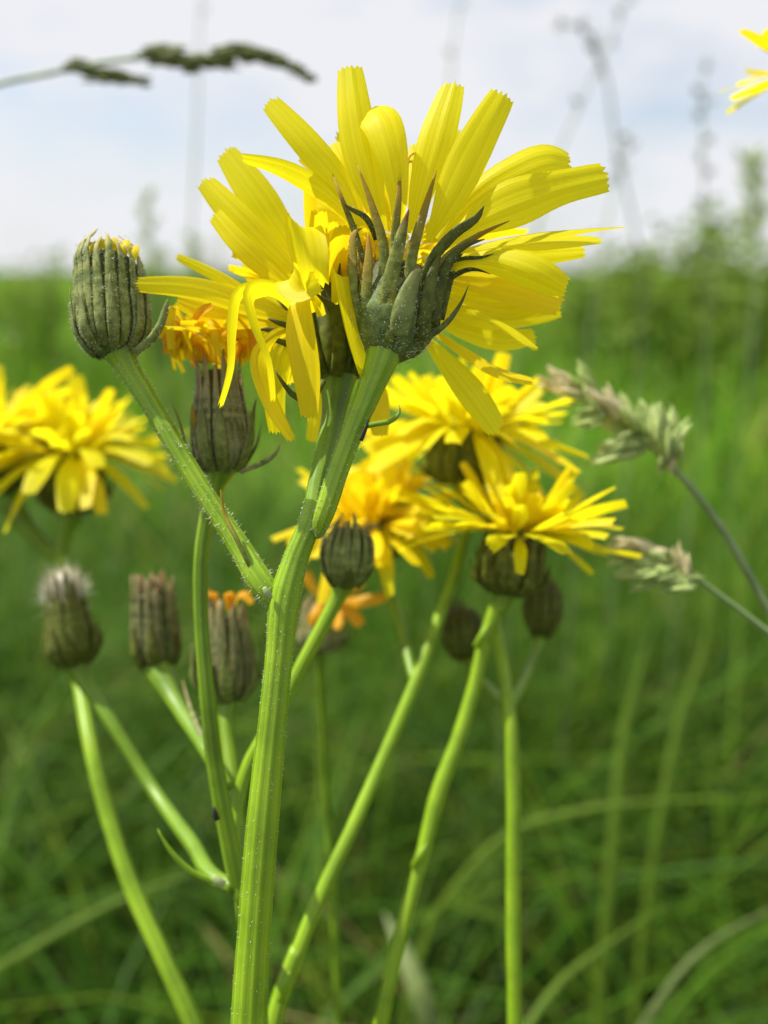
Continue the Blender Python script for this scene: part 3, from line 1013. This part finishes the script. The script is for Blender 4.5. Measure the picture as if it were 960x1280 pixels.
stem('peduncle', p2, pts_px([(292, 1070, 0.119), (296, 1010, 0.121), (308, 962, 0.122), (345, 895, 0.122), (378, 830, 0.122), (405, 780, 0.122), (423, 745, 0.122), (430, 728, 0.122)]),
     [px(w * 0.85, 0.122) for w in (9, 9, 9.5, 9.5, 10, 10.5, 12, 17)], M['stem'], n=60, na=20, seed=14)
bract(p2, pts_px([(276, 1104, 0.1165), (240, 1090, 0.1165), (212, 1062, 0.1165), (197, 1036, 0.1165)]), px(9, 0.117), M['stem'], name='leaflet')
bract(p2, pts_px([(280, 1106, 0.1165), (273, 1102, 0.1163), (266, 1096, 0.1163)]), px(13, 0.117), M['joint'], name='joint', blunt=0.6, flat=0.6)
bract(p2, pts_px([(262, 940, 0.124), (250, 915, 0.126), (238, 885, 0.130), (228, 850, 0.134)]), px(7, 0.125), M['bract_dry'], name='leaflet')
bract(p2, pts_px([(272, 1025, 0.1145), (269, 1018, 0.1143), (268, 1008, 0.1143)]), px(8, 0.115), M['scar'], name='leaf_scar')


def narrow(R, L, w0=1.0, w1=0.7):
    return lambda t: R * (0.45 + 0.55 * min(1, t / 0.25) ** 0.6) * (w0 + (w1 - w0) * max(0, (t - 0.25) / 0.75))


# fading orange head
dd_ = 0.113
base = P(279, 592, dd_)
ax = nrm(P(272, 450, dd_) - base)
R_, L_ = px(37, dd_), px(150, dd_)
fo, a, e1, e2, prof = closed_head(p2, base, ax, L_, R_, 'flower_head', nb=17, nouter=8, prof=narrow(R_, L_, 1, 0.62), bm='bract_dry', om='bract_outer', seed=31, flare=0.3, hairs=700,
                                  outer_flare=0.45, label='fading flower head with shrivelled orange petals')
bract(fo, pts_px([(300, 590, 0.1105), (318, 583, 0.110), (335, 575, 0.110), (346, 565, 0.110), (350, 555, 0.110)]), px(7, 0.11), M['bract_dry'])
bract(fo, pts_px([(258, 560, 0.111), (244, 530, 0.1105), (240, 505, 0.1105)]), px(11, 0.11), M['bract'])
r = np.random.default_rng(77)
for i in range(90):
    th = r.uniform(0, 2 * pi)
    rad = cos(th) * e1 + sin(th) * e2
    p0 = base + a * L_ * 0.93 + rad * R_ * r.uniform(0.2, 0.8)
    Lp = r.uniform(0.003, 0.0070)
    tg = np.cross(a, rad) * r.normal(0, 0.5)
    pts = [p0, p0 + a * Lp * 0.6 + rad * Lp * 0.3, p0 + a * Lp * r.uniform(0.5, 1.0) + rad * Lp * 0.6 + tg * Lp * 0.4, p0 + a * Lp * r.uniform(-0.1, 0.7) + rad * Lp * r.uniform(0.5, 0.95) + tg * Lp]
    petal(fo, pts, 0.0013 * r.uniform(0.6, 1.3), a, M[['petal_orange', 'petal_deep', 'petal_deep'][i % 3]], n=8, m=4, tw0=r.normal(0, 0.6), tw1=r.normal(0, 1.5), cup=0.4, seed=700 + i)

# seeding head with white tuft
dd_ = 0.146
base = P(92, 832, dd_)
ax = nrm(P(80, 735, dd_) - base)
R_, L_ = px(32, dd_), px(98, dd_)
sh, a, e1, e2, prof = closed_head(p2, base, ax, L_, R_, 'seed_head', nb=12, nouter=7, prof=narrow(R_, L_, 1, 0.62), bm='bract_dark', om='bract_dark', seed=32, flare=0.1, reach=1.22, outer_flare=0.25,
                                  label='closed seed head with a white tuft of down')
r = np.random.default_rng(78)
top = base + a * L_ * 0.95
V, Fc, uv, _ = lathe(top - a * 0.002, a, 0.0052, lambda t: 0.0026 * math.sqrt(max(0.01, 1 - max(0, (t - 0.3) / 0.7) ** 2)), 16, 8)
mk('pappus', V, Fc, M['pappus'], sh, uv=uv)
smp = []
for i in range(2500):
    v = nrm(a * 1.3 + r.normal(size=3) * 0.32)
    smp.append((top - a * 0.001 + r.normal(size=3) * 0.0009, v))
hv, hf = hair_data(smp, 0.0038, 0.00007, r)
mk('pappus_hairs', hv, hf, M['pappus'], sh, kind='stuff', smooth=False)

# plain closed seed head
dd_ = 0.140
base = P(197, 838, dd_)
ax = nrm(P(190, 720, dd_) - base)
R_, L_ = px(30, dd_), px(116, dd_)
sp, a, e1, e2, prof = closed_head(p2, base, ax, L_, R_, 'seed_head', nb=13, nouter=6, prof=narrow(R_, L_, 1, 0.8), bm='bract_old', om='bract_dark', seed=33, flare=0.1, reach=1.02, outer_flare=0.1, label='closed brownish seed head without down')
for i in range(16):
    th = r.uniform(0, 2 * pi)
    rad = cos(th) * e1 + sin(th) * e2
    p0 = base + a * L_ * 0.85 + rad * R_ * r.uniform(0.1, 0.6)
    pts = [p0, p0 + a * 0.0016 + rad * 0.0003, p0 + a * r.uniform(0.002, 0.0034) + rad * r.uniform(-0.001, 0.0012)]
    petal(sp, pts, 0.0011, e1, M['petal_withered'], n=5, m=4, tw1=r.normal(0, 1), seed=840 + i, name='withered_floret')
# closed head with shrivelled orange tip
dd_ = 0.134
base = P(284, 876, dd_)
ax = nrm(P(282, 752, dd_) - base)
R_, L_ = px(37, dd_), px(122, dd_)
so, a, e1, e2, prof = closed_head(p2, base, ax, L_, R_, 'seed_head', nb=12, nouter=8, prof=narrow(R_, L_, 1, 0.6), bm='bract_old', om='bract_outer', seed=34, flare=0.1, outer_flare=0.5, label='closed head with a shrivelled orange tip')
for i in range(9):
    th = r.uniform(0, 2 * pi)
    rad = cos(th) * e1 + sin(th) * e2
    p0 = base + a * L_ * 0.93 + rad * R_ * 0.3
    pts = [p0, p0 + a * 0.0025 + rad * 0.001, p0 + a * r.uniform(0.001, 0.003) + rad * 0.003]
    petal(so, pts, 0.0015, a, M['petal_orange'], n=6, m=4, tw1=r.normal(0, 1), seed=800 + i)
# round bud behind the node
dd_ = 0.122
base = P(430, 735, dd_)
ax = nrm(P(437, 655, dd_) - base)
R_, L_ = px(33, dd_), px(88, dd_)
closed_head(p2, base, ax, L_, R_, 'bud', nb=15, nouter=4, bm='bract_outer', om='bract_dark', seed=35, hairs=200, outer_flare=0.0, outer_len=0.4,
            prof=lambda t: px(33, 0.122) * (0.4 + 0.6 * sin(min(1, t / 0.45) * pi / 2)) * (1 - 0.45 * max(0, (t - 0.5) / 0.5) ** 2), label='round dark green bud on a curved stalk')

# ------------------------------------------------------------------ third plant: blurred pair of yellow flowers at far left
low = P(262, 1340, 0.135)
g = down(low, 0.006, 0.0)
p3 = root('hawksbeard_plant', 'blurred hawksbeard with two full yellow flower heads at the left edge', 'plant', g[0])
stem('stem', p3, g + pts_px([(262, 1340, 0.135), (240, 1278, 0.136), (205, 1200, 0.138), (165, 1110, 0.142), (135, 1020, 0.146), (115, 940, 0.150), (102, 870, 0.158), (90, 800, 0.166), (78, 715, 0.174), (74, 690, 0.176)]),
     [px(w * 0.85, 0.145) for w in (15, 14, 13, 12.5, 12, 12, 11.5, 11, 10.5, 10, 10, 10)], M['stem'], n=80, na=20, seed=15)
stem('peduncle', p3, pts_px([(74, 700, 0.176), (80, 668, 0.176), (90, 640, 0.176)]), [px(w * 0.85, 0.176) for w in (10, 11, 18)], M['stem_deep'], n=14, na=16, seed=16)
stem('peduncle', p3, pts_px([(74, 698, 0.176), (52, 680, 0.176), (30, 655, 0.176), (10, 625, 0.176)]), [px(w * 0.85, 0.176) for w in (10, 12, 14, 18)], M['stem_deep'], n=20, na=16, seed=17)
flower(p3, P(92, 640, 0.176), D(0.03, 0.97, -0.12), px(78, 0.176), px(38, 0.176), px(125, 0.176), px(26, 0.176), 58, 50, seed=41, elev=(-14, 38), label='yellow flower head with drooping right petals')
flower(p3, P(2, 618, 0.176), D(-0.25, 0.95, 0.0), px(70, 0.176), px(36, 0.176), px(122, 0.176), px(25, 0.176), 52, 44, seed=42, elev=(5, 40), label='yellow flower head cut by the left edge')

# ------------------------------------------------------------------ fourth plant: blurred flowers right of the main stem
low = P(335, 1345, 0.125)
g = down(low, 0.012, 0.008)
p4 = root('hawksbeard_plant', 'hawksbeard with long slanting stem and two overlapping yellow flowers right of the main stem', 'plant', g[0])
stem('stem', p4, g + pts_px([(335, 1345, 0.125), (338, 1300, 0.125), (352, 1240, 0.126), (372, 1185, 0.127)]),
     [px(w * 0.85, 0.126) for w in (15, 14, 13, 13, 12.5, 11)], M['stem'], n=30, na=20, seed=18)
stem('peduncle', p4, pts_px([(350, 1250, 0.126), (372, 1190, 0.127), (400, 1120, 0.129), (440, 1035, 0.132), (482, 940, 0.136), (518, 855, 0.139), (548, 775, 0.143), (572, 705, 0.146), (584, 640, 0.148), (580, 600, 0.149)]),
     [px(w * 0.85, 0.135) for w in (11.5, 10.5, 10, 10, 9.5, 9.5, 9.5, 10, 11, 18)], M['stem'], n=80, na=20, seed=19)
stem('branch', p4, pts_px([(518, 855, 0.139), (505, 800, 0.145), (490, 750, 0.150), (478, 710, 0.153), (470, 690, 0.154)]), [px(w * 0.85, 0.145) for w in (6, 8, 8, 9, 12)], M['stem_deep'], n=24, na=16, seed=20)
bract(p4, pts_px([(352, 1252, 0.1235), (356, 1235, 0.1233), (362, 1215, 0.1233)]), px(15, 0.124), M['stem'], name='joint', blunt=0.2, flat=0.5)
flower(p4, P(580, 606, 0.149), D(0.05, 0.96, -0.05), px(70, 0.149), px(44, 0.149), px(135, 0.149), px(29, 0.149), 62, 50, seed=43, elev=(-26, 40), label='broad yellow flower head behind the front flower')
flower(p4, P(470, 690, 0.154), D(-0.15, 0.9, -0.45), px(50, 0.154), px(38, 0.154), px(100, 0.154), px(27, 0.154), 54, 46, seed=44, elev=(0, 45), droop=(0.2, 0.9),
       mats=('petal', 'petal_deep', 'petal_deep'), label='smaller yellow flower head with orange-brown middle')

low = P(462, 1345, 0.132)
g = down(low, -0.004, 0.004)
p5 = root('hawksbeard_plant', 'hawksbeard with pale shining stem carrying the rightmost full yellow flower', 'plant', g[0])
stem('stem', p5, g + pts_px([(462, 1345, 0.132), (478, 1270, 0.132), (500, 1170, 0.133), (530, 1060, 0.135), (548, 990, 0.136), (572, 925, 0.137), (592, 860, 0.138), (606, 800, 0.138), (622, 755, 0.138)]),
     [px(w * 0.85, 0.134) for w in (13, 12, 11.5, 11, 10.5, 10.5, 11.5, 11, 10.5, 10, 14)], M['stem'], n=80, na=20, seed=22)
for k, (x, y, z) in enumerate([(526, 1070, 0.1337), (604, 795, 0.1367)]):
    bract(p5, pts_px([(x - 8, y + 14, z), (x, y, z - 0.0005), (x + 8, y - 16, z)]), px(15, z), M['stem'], name='joint', blunt=0.2, flat=0.5)
stem('peduncle', p5, pts_px([(622, 765, 0.138), (630, 745, 0.138), (634, 720, 0.138)]), [px(w * 0.85, 0.138) for w in (12, 15, 22)], M['stem_deep'], n=12, na=16, seed=23)
flower(p5, P(634, 742, 0.138), D(0.12, 0.99, -0.08), px(82, 0.138), px(40, 0.138), px(122, 0.138), px(23, 0.138), 62, 54, seed=45, elev=(0, 38), droop=(0.0, 0.42),
       label='open yellow flower head with dark green cup')

low = P(645, 1345, 0.136)
g = down(low, 0.004, 0.004)
p6 = root('hawksbeard_plant', 'hawksbeard with upright light green stem and two small dark buds', 'plant', g[0])
stem('stem', p6, g + pts_px([(645, 1345, 0.136), (643, 1270, 0.136), (641, 1120, 0.137), (641, 980, 0.138), (637, 900, 0.139), (634, 868, 0.140)]),
     [px(w * 0.85, 0.137) for w in (13, 12, 11.5, 11, 11, 11, 11, 11)], M['stem'], n=60, na=20, seed=24)
stem('branch', p6, pts_px([(634, 878, 0.140), (628, 830, 0.142), (622, 800, 0.144), (618, 770, 0.146)]), [px(w * 0.85, 0.14) for w in (10, 9, 8, 8)], M['stem'], n=16, na=14, seed=25)
stem('branch', p6, pts_px([(636, 885, 0.141), (655, 850, 0.148), (668, 820, 0.154), (676, 790, 0.158)]), [px(w * 0.85, 0.15) for w in (7, 6, 6, 10)], M['stem_deep'], n=16, na=14, seed=26)
stem('branch', p6, pts_px([(634, 885, 0.141), (612, 860, 0.150), (592, 840, 0.156), (581, 820, 0.160)]), [px(w * 0.85, 0.15) for w in (7, 6, 6, 10)], M['stem_deep'], n=16, na=14, seed=27)
for k, (x, y, z, dx) in enumerate([(676, 797, 0.158, 4), (580, 826, 0.160, -4)]):
    base = P(x, y, z)
    ax = nrm(P(x + dx, y - 75, z) - base)
    closed_head(p6, base, ax, px(76, z), px(23, z), 'bud', nb=12, nouter=4, bm='bract_dark', om='bract_dark', seed=61 + k, outer_flare=0.05,
                prof=(lambda zz: lambda t: px(24, zz) * (0.4 + 0.6 * sin(min(1, t / 0.5) * pi / 2)) * (1 - 0.5 * max(0, (t - 0.5) / 0.5) ** 2))(z))

# withered orange flower low behind the node
low = P(425, 1345, 0.17)
g = down(low, 0.0, 0.0)
p7 = root('hawksbeard_plant', 'withered hawksbeard with orange petals behind the round bud', 'plant', g[0])
stem('stem', p7, g + pts_px([(425, 1345, 0.17), (418, 1150, 0.168), (408, 980, 0.165), (402, 860, 0.16), (400, 810, 0.158)]), [px(w * 0.85, 0.165) for w in (8, 7, 6, 6, 6, 6, 9)], M['stem_deep'], n=40, na=12, seed=28)
base = P(400, 815, 0.158)
wf, a, e1, e2, prof = closed_head(p7, base, D(0.08, 1, 0), px(70, 0.158), px(26, 0.158), 'flower_head', nb=11, nouter=5, bm='bract_dry', om='bract_dry', seed=63, label='withered flower head with orange petals')
for k, pp in enumerate([[(408, 745, 0), (440, 752, -3), (488, 744, -5)], [(410, 748, 0), (425, 770, -4), (418, 786, -5)], [(405, 742, 0), (430, 735, -2), (455, 728, -3)], [(405, 745, -2), (440, 768, -5), (452, 782, -6)],
                        [(398, 745, 0), (385, 725, 0), (380, 715, 0)], [(404, 742, 0), (410, 722, -1), (412, 712, 0)], [(402, 748, -3), (395, 770, -6), (388, 782, -6)]]):
    petal(wf, [P(x, y, 0.156 + z * 0.001) for x, y, z in pp], px(17, 0.156), -FWD, M['petal_orange'], n=8, m=5, tw1=0.3, seed=900 + k)

# flower cut by the upper right corner
low = P(1120, 1345, 0.14)
g = down(low, 0.01, 0.02)
p8 = root('hawksbeard_plant', 'hawksbeard flower cut off by the right edge against the sky', 'plant', g[0])
stem('stem', p8, g + pts_px([(1120, 1345, 0.14), (1110, 900, 0.14), (1080, 500, 0.138), (1046, 220, 0.136), (1036, 150, 0.135)]), [px(w * 0.85, 0.14) for w in (14, 13, 12, 11, 11, 11, 16)], M['stem'], n=60, na=14, seed=29)
flower(p8, P(1036, 160, 0.135), D(-0.1, 0.98, -0.1), px(75, 0.135), px(40, 0.135), px(112, 0.135), px(26, 0.135), 30, 24, seed=46, elev=(5, 45), droop=(0.0, 0.35), label='yellow petals at the upper right edge')

# ------------------------------------------------------------------ grass heads
def spikelet_cluster(parent, c, ax, size, n, mats, seed, spread=0.5, w=0.15, name='spikelet_cluster'):
    r = np.random.default_rng(seed)
    a = nrm(ax)
    Vs, Fs, uvs = [], [], []
    for i in range(int(n * 1.7)):
        dirn = nrm(a + r.normal(size=3) * spread * 0.5)
        p0 = np.asarray(c) + a * size * r.uniform(-0.4, 0.1) + r.normal(size=3) * size * 0.13
        L = size * r.uniform(0.45, 0.75)
        pts = [p0, p0 + dirn * L * 0.35, p0 + dirn * L * 0.7 + a * L * 0.04, p0 + dirn * L]
        V, Fc, uv, _ = tube_data(pts, [L * w * 0.5, L * w, L * w * 0.75, L * w * 0.08], 5, 6, flat=0.55, hint=r.normal(size=3))
        k = len(Vs)
        Vs.extend(V); Fs.extend([tuple(q + k for q in f) for f in Fc]); uvs.extend(uv)
    return mk(name, Vs, Fs, M[mats], parent, origin=np.asarray(c), uv=uvs)


def seed_grass(label, stem_px, dmat, clusters, group=None, smat='grass_stem', rad=4.0, name='grass_seed_head', basexy=None):
    """stem_px: (x, y, d) list from the frame edge up to the tip"""
    p = pts_px(stem_px)
    g0 = np.array([basexy[0], basexy[1], 0.0]) if basexy else np.array([p[0][0], p[0][1] + 0.02, 0.0])
    rt = root(name, label, 'grass', g0, group)
    k = len(stem_px) + 2
    dm = stem_px[0][2]
    mid = g0 * 0.4 + p[0] * 0.6
    mid[2] = p[0][2] * 0.55
    stem('stem', rt, [g0, mid] + p, [px(rad, dm) * (1.2 - 0.75 * i / (k - 1)) for i in range(k)], M[smat], n=50, na=8, ribs=0)
    for i, (x, y, z, dx, dy, size, n, mt) in enumerate(clusters):
        spikelet_cluster(rt, P(x, y, z), D(dx, -dy, 0.0), px(size * 0.9, z), n, mt, len(label) * 17 + i, spread=0.32 if mt == 'spikelet_dark' else 0.4)
    return rt


seed_grass('pale pinkish cocksfoot seed head arching in from the right edge',
           [(1000, 830, 0.142), (945, 735, 0.142), (905, 665, 0.142), (860, 605, 0.142), (820, 565, 0.142), (770, 525, 0.143), (700, 480, 0.144)], 'spikelet',
           [(826, 552, 0.141, 0.0, -1, 72, 26, 'spikelet'), (838, 575, 0.141, 0.3, -1, 34, 10, 'spikelet_pink'), (778, 560, 0.142, -0.9, 0.25, 62, 20, 'spikelet'), (790, 535, 0.143, -0.5, -0.7, 66, 18, 'spikelet'),
            (765, 515, 0.143, -0.8, -0.6, 62, 18, 'spikelet_pink'), (742, 520, 0.142, -1, 0.1, 52, 12, 'spikelet'), (742, 498, 0.143, -0.7, -0.7, 58, 16, 'spikelet'),
            (720, 490, 0.144, -0.9, -0.5, 52, 14, 'spikelet_pink'), (702, 482, 0.144, -1, -0.4, 44, 10, 'spikelet_pink')], rad=6.0, basexy=(0.075, 0.16))
seed_grass('short pale cocksfoot seed head beside the right yellow flower',
           [(1030, 850, 0.140), (960, 790, 0.140), (905, 748, 0.140), (868, 722, 0.140), (830, 708, 0.140), (780, 690, 0.140)], 'spikelet',
           [(852, 712, 0.139, -0.3, -1, 40, 12, 'spikelet_pink'), (850, 722, 0.139, -1, 0.1, 56, 16, 'spikelet'), (822, 712, 0.139, -1, 0.0, 66, 18, 'spikelet'), (812, 694, 0.140, -1, -0.25, 62, 16, 'spikelet_pink'),
            (795, 700, 0.140, -1, 0.05, 52, 14, 'spikelet'), (788, 684, 0.140, -1, -0.15, 44, 10, 'spikelet_pink')], rad=4.5, basexy=(0.085, 0.15))
cl = []
for i in range(8):
    t = i / 7
    cl.append((95 + 80 * t, 86 + 15 * t, 0.21, 1, 0.16, 38 - 14 * t, 12, 'spikelet_dark'))
for i in range(16):
    t = i / 15
    x = 185 + 200 * t
    y = 66 + (10 * sin(t * 6.0)) + 34 * max(0, t - 0.55) / 0.45
    cl.append((x, y, 0.21, 1, 0.05 + 0.5 * max(0, t - 0.5), 40 - 36 * max(0, t - 0.5), 12, 'spikelet_dark'))
seed_grass('dark green drooping grass spike arching across the sky at upper left',
           [(-160, 330, 0.21), (-90, 170, 0.21), (-20, 112, 0.21), (60, 92, 0.21), (150, 75, 0.21), (240, 70, 0.21), (320, 72, 0.21), (395, 102, 0.21)], 'spikelet_dark', cl, smat='grass_stem', rad=4, basexy=(-0.16, 0.24))

# faint stalks far out of focus against the sky
FAR = [
    ('faint tall grass stalk leaning right across the sky', [(650, 420, 0.62), (695, 200, 0.6), (735, 110, 0.6), (778, 15, 0.6), (800, -60, 0.6)], 8, 0.75, 'spikelet_grey'),
    ('faint upright dark stalk in the sky at right', [(884, 420, 0.75), (882, 300, 0.72), (878, 170, 0.7), (880, 70, 0.7)], 8, 0.85, 'spikelet_grey'),
    ('faint bent grass tip hanging in the sky left of the right stalk', [(800, 330, 0.8), (770, 180, 0.75), (745, 60, 0.7), (728, 34, 0.7), (690, 35, 0.7)], 5, 0.9, 'spikelet_grey'),
    ('faint thin grass stalk above the front flower', [(540, 300, 0.9), (562, 110, 0.9), (572, 20, 0.9), (590, -80, 0.9)], 3, 0.5, 'spikelet_grey'),
    ('faint thin stalk at the top edge left of the flower', [(236, 430, 0.8), (246, 150, 0.8), (250, 20, 0.8), (252, -40, 0.8)], 3, 0.5, 'spikelet_grey'),
    ('faint leafy stalk above the bud against pale sky', [(200, 420, 1.1), (190, 330, 1.1), (180, 240, 1.1)], 6, 1.2, 'spikelet'),
    ('faint seed stalk between the bud and the left flower', [(250, 440, 1.0), (244, 340, 1.0), (240, 285, 1.0)], 5, 1.0, 'spikelet'),
    ('faint nodding stalk at right beside the petal tips', [(740, 400, 0.7), (770, 230, 0.7), (790, 160, 0.7)], 5, 0.8, 'spikelet_grey'),
    ('faint leafy weed stalk near the right edge', [(940, 430, 1.2), (945, 280, 1.2), (940, 185, 1.2)], 10, 1.6, 'spikelet'),
]
for k, (lab, sp, nc, sc, mt) in enumerate(FAR):
    z = sp[-1][2]
    C = spline(np.array(sp, float), 20)
    cl = []
    for i in range(nc):
        q = C[int(20 * (0.45 + 0.55 * (i + 0.5) / nc))]
        s = 1 if i % 2 else -1
        cl.append((q[0] + s * 5, q[1], q[2], s * 0.6, -1.0, 22 * sc, 5, mt))
    p0 = P(*sp[0])
    seed_grass(lab, sp, mt, cl, group='faint stalks against the sky', rad=1.8, basexy=(p0[0], p0[1] + 0.03), name='grass_stalk')

# ------------------------------------------------------------------ single blades one can pick out in the blur
def leaf(label, pp, w, tint, name='meadow_grass', basexy=None):
    pts = pts_px(pp)
    dr = nrm((pts[1] - pts[0]) * np.array([1, 1, 0]))
    g0 = np.array([pts[0][0], pts[0][1], 0.0]) - dr * 0.05
    mid = g0 * 0.35 + pts[0] * 0.65
    mid[2] = pts[0][2] * 0.6
    rt_pts = [g0, mid] + pts
    z = pp[len(pp) // 2][2]
    V, Fc, uv = petal_data(rt_pts, px(w, z), nrm(UP - 0.6 * FWD), n=22, m=4, cup=0.25, prof='blade', teeth=False, seed=len(label))
    o = mk(name, V, Fc, M[tint], None, origin=g0, uv=uv)
    o['label'] = label; o['category'] = 'grass'; o['group'] = 'single grass blades in the blur'
    return o


plain('blade', (0.15, 0.26, 0.015), 0.65, 0.4)
plain('blade_grey', (0.15, 0.21, 0.05), 0.6, 0.3)
plain('blade_dry', (0.36, 0.30, 0.15), 0.6, 0.3)
leaf('long arching green blade crossing behind the upright stem to the right edge', [(560, 1120, 0.33), (640, 1040, 0.32), (740, 1012, 0.31), (860, 1000, 0.31), (990, 998, 0.31)], 11, 'blade')
leaf('pale blade slanting up from the lower left edge', [(-60, 1250, 0.30), (40, 1185, 0.30), (150, 1125, 0.31), (290, 1080, 0.32)], 11, 'blade')
leaf('grey green blade slanting across the lower right corner', [(800, 1290, 0.27), (870, 1195, 0.27), (960, 1140, 0.28), (1010, 1120, 0.28)], 9, 'blade_grey')
leaf('broad pale leaf at the bottom between the slanting stems', [(545, 1320, 0.26), (525, 1240, 0.26), (500, 1180, 0.27), (480, 1140, 0.28)], 30, 'blade_grey')
leaf('broad blade rising from the bottom right of the upright stem', [(640, 1320, 0.25), (690, 1240, 0.26), (760, 1180, 0.28), (850, 1120, 0.30)], 10, 'blade')
leaf('light green upright blade at right middle', [(770, 1020, 0.4), (780, 920, 0.4), (800, 840, 0.4), (815, 790, 0.4)], 16, 'blade')
leaf('second light green blade leaning right at right middle', [(830, 1000, 0.42), (850, 900, 0.42), (880, 810, 0.42), (890, 700, 0.42)], 12, 'blade')
